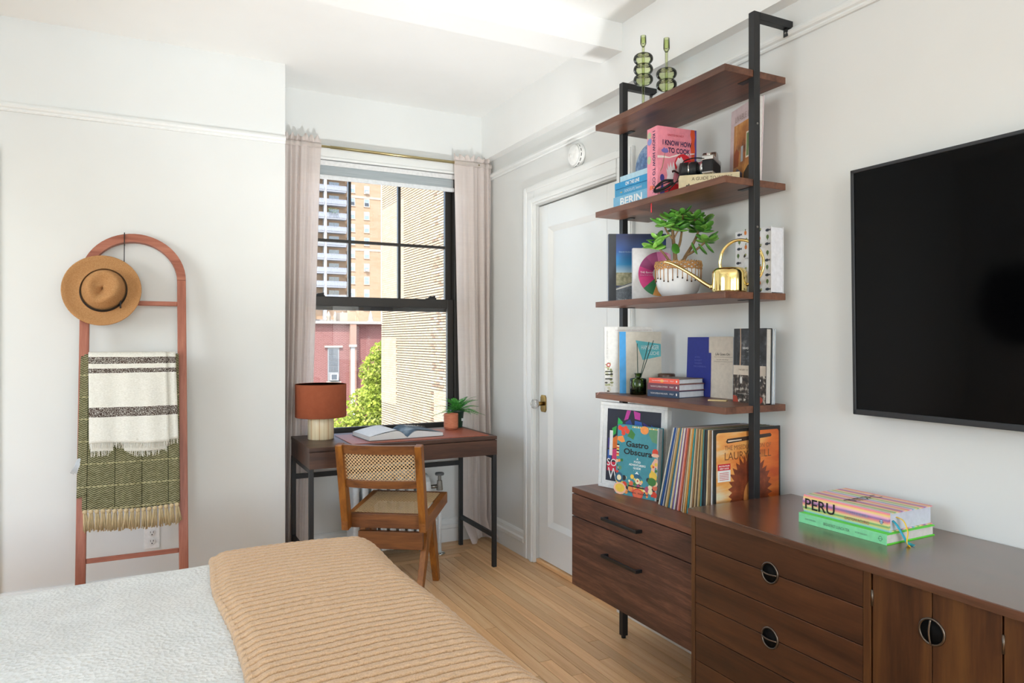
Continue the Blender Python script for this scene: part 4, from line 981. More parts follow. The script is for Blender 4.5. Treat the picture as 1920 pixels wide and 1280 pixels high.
F.rect(.14, .04, .96, .80, t.m); F.multi([([(.60,.36),(.72,.36),(.72,.66),(.60,.66)], 0), ([(.62,.38),(.70,.38),(.70,.64),(.62,.64)], 1), ([(.42,.34),(.5,.34),(.5,.52),(.42,.52)], 2), ([(.16,.30),(.34,.30),(.36,.46),(.25,.52),(.16,.46)], 3), ([(.55,.06),(.9,.06),(.92,.2),(.7,.27),(.55,.2)], 4), ([(.16,.06),(.5,.06),(.5,.2),(.3,.28),(.16,.22)], 5)],
   [M('#e9dfcb', .5), M('#6f8a5a', .5), M('#aeb6b8', .5), M('#a24f22', .5), M('#3d3126', .5), M('#6b6070', .5)])
F.text('LIVABLE LUXE', .55, .865, .74, .07, M('#b5a09a', .4))
# ---- third shelf
z = SZ[2]
rd_, F, Sp = book('road_book', 'dark blue hardcover with a photograph of an open road, on the third shelf', .250, .296, .028, M('#20305c', .4), (1.782, 2.560, z), math.radians(-27))
t = NT('sky_print'); tc = t.n('ShaderNodeTexCoord'); sp = t.n('ShaderNodeSeparateXYZ'); t.l(tc.outputs['Object'], sp.inputs[0]); t.base(t.ramp(t.math('MULTIPLY', sp.outputs[2], 1/.296), [(.42, '#bcd9e6'), (.55, '#2f93cf'), (.75, '#1f4c8f'), (.95, '#1d2a55')])); t.set(.4)
F.rect(.13, .42, 1, 1, t.m); t = NT('desert_print'); t.base(t.ramp(t.noise(t.coord(), 60, 4), [(.3, '#7b8061'), (.7, '#c8c2a2')])); t.set(.5); F.rect(.13, .24, 1, .43, t.m)
F.rect(0, 0, .13, 1, M('#34383d', .6)); t = NT('asphalt_print'); t.base(t.ramp(t.noise(t.coord(), 90, 3), [(.3, '#5d656e'), (.7, '#7d858d')])); t.set(.5)
F.poly([(.13,0),(1,0),(1,.40),(.62,.35),(.13,.21)], t.m); F.poly([(.13,.175),(.13,.19),(.62,.345),(1,.385),(1,.38)], M('#e6e6e2', .5))
F.text('ROADS', .66, .585, .50, .115, M('#eceff2', .5), bold=.015); F.text('David Stokes   Alexander Moore', .46, .735, .56, .018, M('#a9c8e0', .5)); F.text('Thames River', .26, .035, .2, .02, M('#dfe3e6', .5))
wb, F, Sp = book('flavour_book', 'light grey book with a colour wheel on its cover, beside the potted jade plant', .158, .212, .022, M('#c3c2c2', .55), (1.772, 2.372, z), math.radians(-24))
wc = ['#2f7a49', '#d1327e', '#c02a78', '#8a2a66', '#9c3a70', '#d873a8', '#e79cc0', '#1d9c96', '#56b5ad', '#bcd0b4', '#e6d38a', '#e6a45a']
polys = []
for k in range(12):
    a0 = math.radians(250 - k * 30 + 0); a1 = a0 - math.radians(30)
    ring = [(.72 + .58 * math.cos(a), .50 + .58 * .158 / .212 * math.sin(a)) for a in [a0 + (a1 - a0) * i / 5 for i in range(6)]]; inn = [(.72 + .20 * math.cos(a), .50 + .20 * .158 / .212 * math.sin(a)) for a in [a1 + (a0 - a1) * i / 3 for i in range(4)]]
    polys.append(([(min(.995, max(.02, p)), q) for p, q in ring + inn], k))
F.multi(polys, [M(c_, .5) for c_ in wc]); F.text('THE flavour', .36, .53, .34, .04, M('#f2e8ee', .5)); F.text('Pairings, Recipes and Ideas', .37, .475, .36, .016, M('#e8d4e0', .5))
# jade plant
jp = thing('jade_plant', 'jade plant in a white pot with woven rattan rim on the third shelf', 'potted plant', (1.868, 2.205, z))
PH = .138
t = NT('white_ceramic'); t.set(.25); t.base(t.ramp(t.noise(t.coord(), 20), [(.3, '#e4e6e8'), (.7, '#eef0f1')]))
G().lathe([(.001, 0), (.048, 0), (.062, .006), (.078, .028), (.0865, .058), (.088, .088), (.087, PH), (.083, PH), (.080, .09), (.05, .03), (.001, .03)], n=48).obj('pot', t.m, jp)
G().lathe([(.082, PH - .02), (.001, PH - .012)], n=30).obj('soil', M('#3b2c20', .95), jp)
RAT = M('#b98a55', .65); g = G()
for k in range(4):
    zz = PH - .002 - k * .0075; g.tube([((.0885 + .0015 * math.sin(14*a + k*2)) * math.cos(a), (.0885 + .0015 * math.sin(14*a + k*2)) * math.sin(a), zz + .002 * math.sin(18*a + k*PI)) for a in (2*PI*i/90 for i in range(90))], .0032, 6, True)
rs = random.Random(5)
for k in range(40):
    a = 2*PI*k/40; g.tube([(.086*math.cos(a - .04), .086*math.sin(a - .04), PH - .028), (.0925*math.cos(a), .0925*math.sin(a), PH - .012), (.089*math.cos(a + .05), .089*math.sin(a + .05), PH + .005), (.081*math.cos(a + .06), .081*math.sin(a + .06), PH + .001)], .0019, 5)
g.obj('rattan_rim', RAT, jp)
g = G(); g2 = G()
for k in range(30):
    a = 2*PI*k/30; L = .030 + .020 * abs(math.sin(a * 3.0 + .4)); zz = PH - .028 - L
    g.tube([(.0895*math.cos(a), .0895*math.sin(a), PH - .026), (.0900*math.cos(a), .0900*math.sin(a), PH - .04), (.0888*math.cos(a), .0888*math.sin(a), zz)], .0015, 5)
    g2.lathe([(.001, .003), (.0028, .002), (.0028, -.002), (.001, -.003)][::-1], c=(.0885*math.cos(a), .0885*math.sin(a), zz), n=8)
g.obj('rattan_lacing', RAT, jp); g2.obj('lacing_holes', M('#3f332b', .8), jp)
BARK = wood('jade_bark', ['#5d4630', '#8a6b48', '#a58a62'], 'z', rough=.8, scale=3)
t = NT('jade_leaf'); n = t.noise(t.coord(rnd=True), 30, 2); oi = t.n('ShaderNodeObjectInfo'); f = t.math('ADD', t.math('MULTIPLY', n, .4), t.math('MULTIPLY', oi.outputs['Random'], .6)); t.base(t.ramp(f, [(.15, '#35692a'), (.5, '#5c9a38'), (.85, '#8cc058')])); t.set(.28, 0, .5, Subsurface_Weight=0); JL = t.m
def leafmesh():
    def fn(u, v):
        L = .044; w = .0155 * max(0, (1 - (2 * u ** .72 - 1) ** 2)) ** .5 * (.55 + .45 * u); a = 2*PI*v
        return (L * u, w * math.cos(a), .0042 * max(0, math.sin(PI * u)) ** .6 * math.sin(a) + .006 * u * u)
    return G().grid(fn, 10, 10).mesh('leaf', JL)
LM = leafmesh()
rs = random.Random(21)
tips = []
def branch(pts, r0, r1):
    P = spl(pts, 5); n = len(P); G().tube(P, [r0 + (r1 - r0) * i / (n - 1) for i in range(n)], 8).obj('stem', BARK, jp); return P
# camera-right on the shelf is (.89,-.455), towards the viewer (-.455,-.89)
Rv, Tv = Vector((.89, -.455, 0)), Vector((-.455, -.89, 0))
def jpt(r, t_, h): return Rv * r + Tv * t_ + Vector((0, 0, h))
b1 = branch([jpt(-.012, 0, .115), jpt(-.014, .005, .17), jpt(-.022, .01, .23), jpt(-.026, .012, .28)], .010, .005)
b2 = branch([jpt(.004, 0, .115), jpt(.030, -.005, .165), jpt(.055, -.01, .205), jpt(.075, -.012, .245), jpt(.085, -.01, .275)], .0085, .004)
b3 = branch([jpt(-.02, .004, .115), jpt(-.045, .012, .155), jpt(-.072, .02, .185), jpt(-.095, .02, .20)], .0065, .003)
b4 = branch([jpt(.030, -.005, .168), jpt(.060, .015, .185), jpt(.085, .02, .205), jpt(.108, .02, .225)], .006, .003)
b5 = branch([jpt(-.014, .002, .17), jpt(.008, -.012, .215), jpt(.018, -.018, .265), jpt(.022, -.015, .30)], .006, .0035)
b6 = branch([jpt(-.022, .01, .23), jpt(-.050, .02, .262), jpt(-.062, .022, .29)], .0045, .003)
def leaf(p, d, sc, roll):
    o = bpy.data.objects.new('leaf', LM); COL.objects.link(o); o.parent = jp; o.location = p
    q = Vector(d).normalized().to_track_quat('X', 'Z') @ Euler((roll, 0, 0)).to_quaternion(); o.rotation_mode = 'QUATERNION'; o.rotation_quaternion = q; o.scale = (sc, sc, sc)
def rosette(c, n, up=.6, spread=1.0, s=1.16):
    for k in range(n):
        a = k * 2.4 + rs.uniform(-.3, .3); el = rs.uniform(-.25, 1.0) * up
        d = Vector((math.cos(a) * spread, math.sin(a) * spread, el)); zt = .368 - c.z
        if c.z + d.normalized().z * .046 * s * 1.2 > .362: d.z = max(-.2, (.352 - c.z) / .06)
        leaf(c + Vector((rs.uniform(-.006, .006), rs.uniform(-.006, .006), rs.uniform(-.010, .006))), d, s * rs.uniform(.8, 1.2), rs.uniform(-.6, .6))
for P, n in ((b1, 15), (b2, 15), (b3, 11), (b4, 12), (b5, 14), (b6, 12)): rosette(P[-1], n)
for c_, n in ((jpt(-.035, .03, .315), 9), (jpt(.012, .02, .325), 10), (jpt(.06, .01, .315), 10), (jpt(.095, .005, .27), 9), (jpt(-.085, .02, .235), 6), (jpt(-.005, .035, .27), 7), (jpt(.10, 0, .30), 7)): rosette(c_, n)
G().tube(spl([jpt(-.026, .012, .28), jpt(-.03, .025, .30), jpt(-.035, .03, .315)]), .003, 6).tube(spl([jpt(.022, -.015, .30), jpt(.015, .01, .315), jpt(.012, .02, .325)]), .003, 6).tube(spl([jpt(.085, -.01, .275), jpt(.07, 0, .30), jpt(.06, .01, .315)]), .003, 6).tube(spl([jpt(.085, -.01, .275), jpt(.1, 0, .30)]), .003, 6).tube(spl([jpt(.085, -.01, .275), jpt(.095, .005, .27)]), .003, 6).tube(spl([jpt(-.095, .02, .20), jpt(-.085, .02, .235)]), .003, 6).tube(spl([jpt(-.022, .01, .23), jpt(-.005, .035, .27)]), .003, 6).obj('twig', BARK, jp)
leaf(jpt(-.018, .02, .215), Vector((-.3, -.5, -1)), 1.35, 0); leaf(jpt(.10, .02, .22), Vector((.6, -.4, -1.2)), 1.3, 0); leaf(jpt(.05, .015, .22), Vector((.2, -.3, -1.3)), 1.25, 0); leaf(jpt(.075, .015, .215), Vector((.5, -.3, -1)), 1.3, 0); leaf(jpt(-.10, .03, .205), Vector((-.8, .2, -.3)), 1.2, 0)
# watering can
wcn = thing('watering_can', 'polished gold watering can with long spout on the third shelf', 'watering can', (1.872, 1.930, z), math.atan2(-.84, .54))
g = G().lathe([(.001, 0), (.058, 0), (.061, .003), (.062, .012), (.062, .070), (.060, .082), (.054, .090), (.046, .094), (.034, .0945), (.034, .092), (.044, .091), (.056, .08), (.058, .012), (.001, .01)], n=64); g.obj('can_body', GOLD, wcn)
P = spl([(-.052, 0, .022), (-.082, 0, .037), (-.140, 0, .078), (-.205, 0, .117), (-.242, 0, .130)]); n = len(P)
g = G().tube(P, [.0085 - .004 * i / (n - 1) for i in range(n)], 14); g.cyl((-.056, 0, .024), (-.068, 0, .031), .0105, .0095, 16); g.obj('spout', GOLD, wcn)
G().tube(spl([(-.030, 0, .090), (-.034, 0, .118), (-.022, 0, .160), (.014, 0, .190), (.058, 0, .190), (.096, 0, .165), (.116, 0, .125), (.116, 0, .085), (.098, 0, .050), (.061, 0, .030)], 8), .0055, 12).obj('handle', GOLD, wcn)
# patterned box-set book
fb, F, Sp = book('patterned_cookbook', 'thick white cookbook printed all over with small fish and vegetables', .172, .238, .062, M('#e4e5e8', .5), (1.962, 1.992, z), math.radians(-90), page=M('#dfe1e8', .8))
rs = random.Random(9); polys = []
for j in range(9):
    for i in range(5):
        a = .10 + i * .2 + rs.uniform(-.02, .02); b = .06 + j * .112 + rs.uniform(-.01, .01); k = (i + j * 2) % 4
        if 3.5 < j < 4.5 and 1 <= i <= 3: continue
        if k == 0: polys += [(ell(a, b, .055, .022), 0), ([(a+.045,b),(a+.085,b+.02),(a+.085,b-.02)], 0)]
        elif k == 1: polys += [(ell(a, b, .035, .035), 1), ([(a-.006,b+.03),(a+.006,b+.03),(a+.02,b+.062),(a-.016,b+.055)], 2)]
        elif k == 2: polys += [(ell(a, b, .036, .034), 2), ([(a-.008,b-.05),(a+.008,b-.05),(a+.006,b-.02),(a-.006,b-.02)], 2)]
        else: polys += [(ell(a, b, .045, .024, rot=.5), 3), (ell(a + .02, b + .012, .022, .014), 4)]
F.multi(polys, [M('#3c4350', .6), M('#d9803f', .6), M('#5f7a48', .6), M('#33302e', .6), M('#a9b06a', .6)]); F.text('THE COOKBOOK', .52, .565, .5, .022, M('#777b80', .6))
# ---- fourth shelf
z = SZ[3]
wbk, F, Sp = book('white_cookbook', 'tall white cookbook with red and green printed figures behind the grey linen cookbook', .212, .288, .024, M('#d9d8d4', .5), (1.772, 2.575, z), math.radians(-26), math.radians(-2))
rs = random.Random(3); pl_ = []
for k in range(26):
    b = .02 + .42 * rs.random(); pl_.append((ell(.02 + .13 * rs.random(), b, .02 + .02 * rs.random(), .012 + .012 * rs.random()), rs.randrange(4)))
pl_.append((ell(.08, .42, .045, .032), 4)); pl_.append((ell(.08, .42, .025, .018), 5))
for b in (.20, .265, .31): pl_.append(([(.01, b), (.16, b), (.16, b + .018), (.01, b + .018)], 1))
F.multi(pl_, [M('#a9ad84', .6), M('#34362c', .6), M('#c9c6b2', .6), M('#8a8f63', .6), M('#b23a3a', .6), M('#e2d9d2', .6)])
F.text('WHAT WE COOK AND EAT', .055, .72, .44, .035, M('#b4b2ae', .6), vert=True); F.text('A B C D E F G H I J K L M N O P Q R S T U V X Y Z', .6, .945, .74, .018, M('#a3655a', .6))
F.multi([(ell(.96, .55, .03, .03), 0), ([(.92,.45),(1,.45),(1,.48),(.92,.48)], 1), ([(.92,.36),(1,.36),(1,.39),(.92,.39)], 1), (ell(.95, .28, .02, .04), 2)], [M('#555', .6) if False else M('#555555', .6), M('#5d6048', .6), M('#a06a3c', .6)])
G().tube(spl([(.02, -.001, .004), (.0, -.02, .002), (-.028, -.038, .0035), (-.04, -.045, -.006)]), .003, 6, flat=.3).obj('ribbon', M('#c79a93', .6), wbk)
hb, F, Sp = book('hamburger_cookbook', 'grey linen cookbook with blue spine strip and a teal shape on its cover', .182, .266, .022, M('#bdb8ab', .7), (1.806, 2.512, z), math.radians(-26.5), math.radians(-2.5))
F.rect(0, 0, .155, 1, M('#2f8fcb', .5)); F.poly([(.385,.86),(.985,.80),(.985,.60),(.55,.54)], M('#4aa0a8', .6)); F.text('HAMBURGER', .73, .745, .42, .07, M('#c9d3cf', .6)); F.text('KÜCHE', .82, .655, .25, .07, M('#c9d3cf', .6))
F.multi([([(.30, .12 + k*.02), (.30 + w_, .12 + k*.02), (.30 + w_, .126 + k*.02), (.30, .126 + k*.02)], 0) for k, w_ in enumerate((.08, .05, .08, .05, .07))], [M('#8d8a80', .7)])
df = thing('reed_diffuser', 'green glass reed diffuser bottle on the lower shelf', 'diffuser', (1.838, 2.425, z))
DG = green_glass('bottle_green_glass', ('#c4d8a0', '#9dba72', '#5c7a38'))
G().lathe([(.001, 0), (.032, 0), (.0345, .003), (.0345, .064), (.032, .068), (.014, .070), (.0125, .074), (.0125, .084), (.0155, .086), (.0155, .090), (.011, .090), (.010, .072), (.029, .064), (.030, .006), (.001, .005)], n=40).obj('bottle', DG, df)
G().lathe([(.001, .006), (.029, .006), (.0295, .030), (.001, .030)], n=32).obj('oil', green_glass('oil', ('#9ab870', '#86a35c', '#5d7a38')), df)
for r_, t_, h_ in ((-.004, .0, .215), (.045, .005, .222), (.062, .0, .218), (.066, -.004, .228)):
    a = Rv * r_ + Tv * t_; G().cyl((-.15*a.x, -.15*a.y, .012), (a.x, a.y, h_), .0017, n=7).obj('reed', M('#2f4a40', .7), df)
jr = thing('dark_jar', 'dark brown lidded jar behind the stacked books', 'jar', (1.965, 2.395, z))
G().lathe([(.001, 0), (.034, 0), (.037, .004), (.037, .056), (.034, .060), (.001, .06)], n=36).obj('jar_body', M('#2a1c15', .25), jr); G().lathe([(.034, .06), (.034, .064), (.036, .066), (.036, .084), (.033, .087), (.001, .087)], n=36).obj('lid', M('#4a2e1e', .35), jr)
zz = z
stk = [('navy blue hardback at the bottom of the small stack', '#32455f', .028, .166, 'THE ENCYCLOPEDIA OF WORLD RECIPES'), ('maroon hardback in the middle of the small stack', '#7a4552', .027, .166, 'THE ENCYCLOPEDIA OF MIXES'), ('thin coral-spined book on top of the small stack', '#ee6350', .021, .158, 'Taste BOURGEOIS BAKING')]
for k, (lb, col, T_, H_, tx) in enumerate(stk):
    r_, F_, S_ = book('hardback_book', lb, .158 if k < 2 else .150, H_, T_, M(col, .5) if k < 2 else (M('#7d6a5c', .5), M(col, .5)), (1.848, 2.178, zz), math.radians(9), flat=True, page=M('#cfd3da', .8))
    S_.text(tx, .38, .52, .55, .22, M('#e8e4e2', .5)); S_.text('PHILIP', .78, .52, .12, .2, M('#e8e4e2', .5)); S_.multi([(ell(.93, .5, .02, .2), 0)], [M('#f2efe8', .5)])
    if k == 2: S_.multi([(ell(.45, .5, .06, .3), 0)], [M('#f3b43c', .5)])
    zz += T_
bb, F, Sp = book('navy_book', 'plain cobalt blue hardback standing behind the small stack', .138, .242, .016, M('#24318a', .55), (1.999, 2.312, z), math.radians(-88), math.radians(-2.5))
for k, s_ in enumerate(('ATEN', 'SUNSET', 'TANDEM', 'PROVERBIAL')): F.text(s_, .36 + .02 * len(s_), .66 - k * .052, .07 * len(s_) * .72, .026, M('#5a66b4', .4))
lg, F, Sp = book('cream_book', 'cream paperback titled Life Goes On leaning on the wall', .150, .243, .016, M('#d3c8b9', .7), (2.008, 2.188, z), math.radians(-88), math.radians(-1.0), soft=True)
F.text('Life Goes On', .50, .715, .50, .04, M('#2f2c2a', .6)); F.rect(.2, .665, .85, .669, M('#6a645c', .6)); F.text('Stories and Songs', .5, .625, .42, .018, M('#5a544d', .6)); F.rect(.2, .592, .85, .596, M('#6a645c', .6)); F.text('a novel', .5, .555, .12, .014, M('#8a8378', .6))
book('grey_book', 'slim grey hardback standing beside the dark photographic cookbook', .150, .240, .018, M('#8d9297', .55), (1.994, 2.040, z), math.radians(-84), math.radians(-1.0), page=M('#6f7478', .8))
dkb, F, Sp = book('dark_cookbook', 'dark photographic cookbook with a cream band, standing by the black post', .160, .272, .028, M('#26282c', .4), (1.948, 1.990, z), math.radians(-91), math.radians(-1), page=M('#c9c6be', .8))
t = NT('dark_photo'); n = t.noise(t.coord(), 26, 5); t.base(t.ramp(n, [(.35, '#17191c'), (.55, '#3a3d42'), (.75, '#8a8d90')])); t.set(.35); F.rect(.08, .50, 1, 1, t.m); t = NT('table_photo'); n = t.noise(t.coord(), 55, 4); t.base(t.ramp(n, [(.4, '#1d1a1a'), (.55, '#544840'), (.68, '#d9d2c4')])); t.set(.35); F.rect(0, 0, 1, .37, t.m)
F.rect(0, .37, 1, .50, M('#cdbfae', .6)); F.text('THE ART OF EATING', .42, .44, .5, .02, M('#7a6a58', .6)); F.text('E+BE', .55, .59, .60, .10, M('#4d5156', .5), bold=.02); F.text('SEASONAL', .50, .735, .42, .03, M('#d4d4d0', .5), bold=.02); F.text('coffee', .5, .69, .16, .018, M('#bcbcb8', .5)); F.poly([(.20,.5),(.23,.5),(.24,.8),(.225,1),(.20,1),(.215,.8)], M('#c9a98a', .5))
F.multi([(ell(.25, .30, .04, .05), 0), (ell(.55, .28, .03, .07), 0), (ell(.62, .20, .05, .025), 0), (ell(.80, .31, .06, .02), 0), (ell(.8, .05, .12, .05), 1), ([(0,0),(.18,0),(.12,.08),(0,.09)], 1)], [M('#d8d4cc', .5), M('#a8432f', .5)]); F.text('Food by the photographers', .5, .115, .7, .018, M('#cfcbc4', .5))
book('white_book', 'slim white book with pale blue edge squeezed behind the dark cookbook', .150, .268, .012, M('#c7d2dc', .5), (1.979, 1.978, z), math.radians(-91), math.radians(-1), page=M('#e0dfda', .8))
wp = thing('wooden_block', 'small pale wooden stick lying on the lower shelf', 'wood piece', (1.905, 2.025, z), math.radians(-60))
G().box(-.035, .035, -.009, .009, 0, .005).obj('block', wood('pale_wood', ['#b59a62', '#cdb580', '#ddc998'], 'x'), wp, .001)
# ---- on the cabinet top
fp_ = thing('framed_print', 'white framed print of stained-glass colours leaning on the drawer cabinet', 'picture frame', (1.716, 2.545, CT + .001), Euler((math.radians(-3), 0, math.radians(-74.6)), 'XYZ'))
FW, FH = .345, .362
g = G().box(0, FW, 0, .030, 0, .014).box(0, FW, 0, .030, FH - .014, FH).box(0, .014, 0, .030, .014, FH - .014).box(FW - .014, FW, 0, .030, .014, FH - .014); g.obj('frame', M('#dfe0de', .4), fp_, .002)
G().box(.012, FW - .012, .008, .026, .012, FH - .012).obj('mat_board', M('#dcdddc', .7), fp_)
F = Face(fp_, (0, .0075, 0), (1, 0, 0), (0, 0, 1), FW, FH)
F.rect(.10, .085, .90, .925, M('#1f2638', .4))
cols = ['#c0399a', '#8f3f9c', '#2c3f8f', '#2f5fae', '#22b45a', '#27a84a', '#e7792c', '#e2457a', '#d92a4a', '#3a2f7a', '#17706a', '#5a2f86']
D = [([(.40,.92),(.46,.92),(.42,.82),(.36,.80)], 0), ([(.50,.92),(.60,.90),(.60,.82),(.52,.83)], 0), ([(.27,.83),(.34,.78),(.33,.72),(.26,.74)], 4), ([(.18,.70),(.25,.73),(.24,.64),(.18,.60)], 5), ([(.38,.78),(.45,.82),(.50,.74),(.40,.70)], 2), ([(.52,.81),(.62,.80),(.66,.70),(.52,.72)], 3), ([(.64,.80),(.74,.76),(.76,.66),(.67,.70)], 9), ([(.76,.78),(.88,.72),(.88,.62),(.78,.64)], 2), ([(.12,.58),(.18,.59),(.20,.48),(.12,.46)], 9), ([(.19,.58),(.26,.62),(.28,.48),(.20,.46)], 6), ([(.19,.45),(.28,.47),(.28,.32),(.19,.33)], 7), ([(.12,.30),(.28,.31),(.28,.20),(.12,.20)], 8), ([(.12,.44),(.18,.45),(.18,.33),(.12,.34)], 3), ([(.30,.62),(.40,.68),(.42,.5),(.30,.48)], 10), ([(.55,.68),(.66,.66),(.70,.52),(.55,.5)], 11), ([(.72,.62),(.88,.58),(.88,.4),(.74,.45)], 3), ([(.44,.66),(.53,.68),(.53,.5),(.44,.5)], 7), ([(.30,.46),(.52,.48),(.5,.3),(.3,.3)], 6), ([(.54,.48),(.72,.44),(.7,.25),(.54,.28)], 4), ([(.74,.4),(.88,.36),(.88,.15),(.72,.2)], 8), ([(.3,.28),(.7,.24),(.7,.12),(.3,.12)], 2)]
F.multi(D, [M(c_, .4) for c_ in cols], name='print_panes'); F.rect(.145, .38, .195, .67, M('#e9e9ea', .4), 'print_bar')
F.text('SO', .19, .30, .15, .085, M('#f0f0f0', .4)); F.text('W', .22, .17, .17, .13, M('#f0f0f0', .4))
go, F, Sp = book('travel_food_book', 'teal illustrated hardback titled Gastro Obscura standing in front of the framed print', .207, .282, .030, M('#3f8b98', .4), (1.700, 2.398, CT), math.radians(-75), math.radians(-4), page=M('#b9bdbd', .8))
rs = random.Random(14); pcs = []
def blob(a, b, r, mi, e=1.0): pcs.append((ell(a, b, r, r * .73 * e, 12), mi))
for a, b in ((.06,.95),(.13,.93),(.20,.95),(.15,.88),(.25,.91)): blob(a, b, .05, 0)
pcs.append(([(.25,.84),(.33,.95),(.44,.88),(.40,.80)], 1)); pcs.append(([(.78,.98),(.98,.98),(.98,.78),(.85,.80),(.76,.9)], 2))
for k in range(14): pcs.append(([(.36+k*.045,.97),(.40+k*.045,.97),(.38+k*.045,1.0)], k % 2 + 3))
blob(.66, .95, .10, 5, .8); blob(.93, .66, .07, 0); blob(.93, .62, .09, 9, .4); pcs.append(([(.01,.82),(.14,.84),(.20,.76),(.12,.74),(.01,.77)], 5))
for k in range(8): pcs.append(([(0,.54+k*.022),(.06,.54+k*.022),(.06,.56+k*.022),(0,.56+k*.022)], [3, 0, 4, 6][k % 4]))
pcs.append(([(.84,.28),(.86,.50),(.93,.58),(1,.56),(1,.44),(.94,.46),(.92,.3)], 9))
pcs.append(([(.40,.27),(.52,.36),(.66,.27)], 8)); pcs.append(([(.47,.32),(.52,.36),(.57,.32),(.52,.325)], 7))
for k in range(60): blob(rs.uniform(.03, .97), rs.uniform(.03, .28) * (1 if rs.random() < .8 else 1.3), rs.uniform(.022, .06), rs.choice([0, 3, 5, 9, 2, 10, 11, 6, 1, 4]))
for k in range(24): blob(rs.choice([rs.uniform(.01, .14), rs.uniform(.86, .99)]), rs.uniform(.25, .5), rs.uniform(.02, .045), rs.choice([0, 3, 5, 9, 2, 10, 11, 1]))
blob(.90, .33, .09, 3); blob(.88, .25, .10, 1, .8); blob(.12, .085, .16, 9, .75); blob(.12, .09, .12, 3, .7); blob(.56, .05, .13, 0, .8); blob(.56, .05, .11, 10, .75); pcs.append(([(.32,.135),(.72,.125),(.72,.145),(.32,.155)], 12)); blob(.09, .24, .10, 8, 1); blob(.09, .235, .055, 4, 1)
F.multi(pcs, [M(c_, .45) for c_ in ('#d8432c', '#3f7a38', '#5d8f6a', '#e8c24a', '#e9dcb0', '#e8914a', '#232a33', '#e8f0f0', '#2a5f7c', '#eab79c', '#d9694a', '#b04a6a', '#1d2328')])
F.rect(.962, 0, 1, 1, M('#a9adad', .6))
F.text('Gastro', .50, .735, .54, .085, M('#12181c', .5), bold=.025); F.text('Obscura', .52, .625, .68, .085, M('#12181c', .5), bold=.025)
for k, (s_, w_) in enumerate((('A', .04), ('FOOD', .16), ("ADVENTURER'S", .40), ('GUIDE', .18))): F.text(s_, .52, .535 - k * .044, w_, .03, M('#eef2ee', .5), bold=.02)
F.text('. . . .', .52, .365, .16, .006, M('#e8eeea', .5)); F.text('WONG  THURAS', .55, .055, .5, .022, M('#1d2328', .5), bold=.02)
# records
names = {'#d8d3c4': 'cream', '#1e4a86': 'blue', '#a9abb0': 'grey', '#3a3f46': 'dark grey', '#cbb58c': 'tan', '#a98a52': 'mustard', '#2d6f8a': 'petrol blue', '#6a5aa0': 'purple', '#7d4a5c': 'magenta', '#d9a0a0': 'pale pink', '#ecebea': 'white', '#c9684a': 'orange', '#8b6b48': 'brown', '#3a8f92': 'teal', '#23211f': 'black', '#c98b3e': 'ochre', '#4d6b3c': 'green'}
seq = ['#d8d3c4', '#4d6b3c', '#1e4a86', '#a9abb0', '#3a3f46', '#cbb58c', '#a98a52', '#2d6f8a', '#d8d3c4', '#cbb58c', '#6a5aa0', '#d8d3c4', '#7d4a5c', '#d9a0a0', '#c9684a', '#ecebea', '#8b6b48', '#cbb58c', '#c98b3e', '#3a8f92', '#cbb58c', '#d8d3c4', '#8b6b48', '#cbb58c', '#23211f', '#cbb58c', '#a98a52', '#3a8f92', '#23211f', '#3a3f46', '#d8d3c4', '#cbb58c', '#8b6b48', '#ecebea']
rs = random.Random(33); N = len(seq)
for k, c_ in enumerate(seq):
    f_ = k / (N - 1); yb = 2.152 + (1.872 - 2.152) * f_; yt = 2.062 + (1.866 - 2.062) * f_; th = .0062 + rs.uniform(-.0015, .001)
    g = G(); d = .313; h0 = .002
    g.box(0, d, -th / 2, th / 2, 0, .313); g.box(.004, d + .001, -th / 2 + .001, th / 2 - .001, .001, .3125)
    o = g.obj('record_sleeve', M(c_, .6), None, .0008)
    o.location = (1.722 + rs.uniform(0, .010), yb, CT + .001); o.rotation_euler = (math.atan2(yb - yt, .313), 0, rs.uniform(-.012, .012))
    nm = names[c_] + '-spined record sleeve '
    if k == 0: lb_ = nm + 'at the framed-print end of the leaning row'
    elif k == N - 1: lb_ = nm + 'right behind the orange album in the leaning row'
    else: lb_ = nm + 'between a ' + names[seq[k-1]] + ' and a ' + names[seq[k+1]] + ' one in the leaning row'
    tag(o, lb_, 'record', 'record sleeves leaning on the drawer cabinet')
al = thing('album_sleeve', 'orange record sleeve facing out at the end of the record row', 'record', (1.724, 1.850, CT), (0, 0, math.radians(0)), )
G().box(0, .316, 0, .006, 0, .3165).obj('sleeve', M('#22211f', .5), al, .0008)
F = Face(al, (0, 0, 0), (1, 0, 0), (0, 0, 1), .316, .3165)
t = NT('album_orange_print'); tc = t.n('ShaderNodeTexCoord'); sp = t.n('ShaderNodeSeparateXYZ'); t.l(tc.outputs['Object'], sp.inputs[0]); n = t.noise(t.coord((3, 3, 14)), 1.2, 4)
t.base(t.ramp(t.math('ADD', t.math('MULTIPLY', n, .75), t.math('MULTIPLY', sp.outputs[0], .9)), [(.30, '#d9d2b4'), (.42, '#e2a45a'), (.55, '#d5702a'), (.72, '#b24a1a')])); t.set(.35)
r_ = .035; rp = []
for cx, cy, a0 in ((.975 - r_, .965 - r_, 0), (.03 + r_, .965 - r_, 90), (.03 + r_, .0, 180), (.975 - r_, .0, 270)):
    if cy == 0: rp.append((.03 if a0 == 180 else .975, 0)); continue
    rp += [(cx + r_ * math.cos(math.radians(a0 + q * 15)), cy + r_ * math.sin(math.radians(a0 + q * 15))) for q in range(7)]
F.poly(rp, t.m, 'sleeve_print')
F.poly([(.17,.865),(.19,.845),(.85,.885),(.86,.905),(.84,.925),(.19,.895)], M('#3a2a22', .5), 'slot_print')
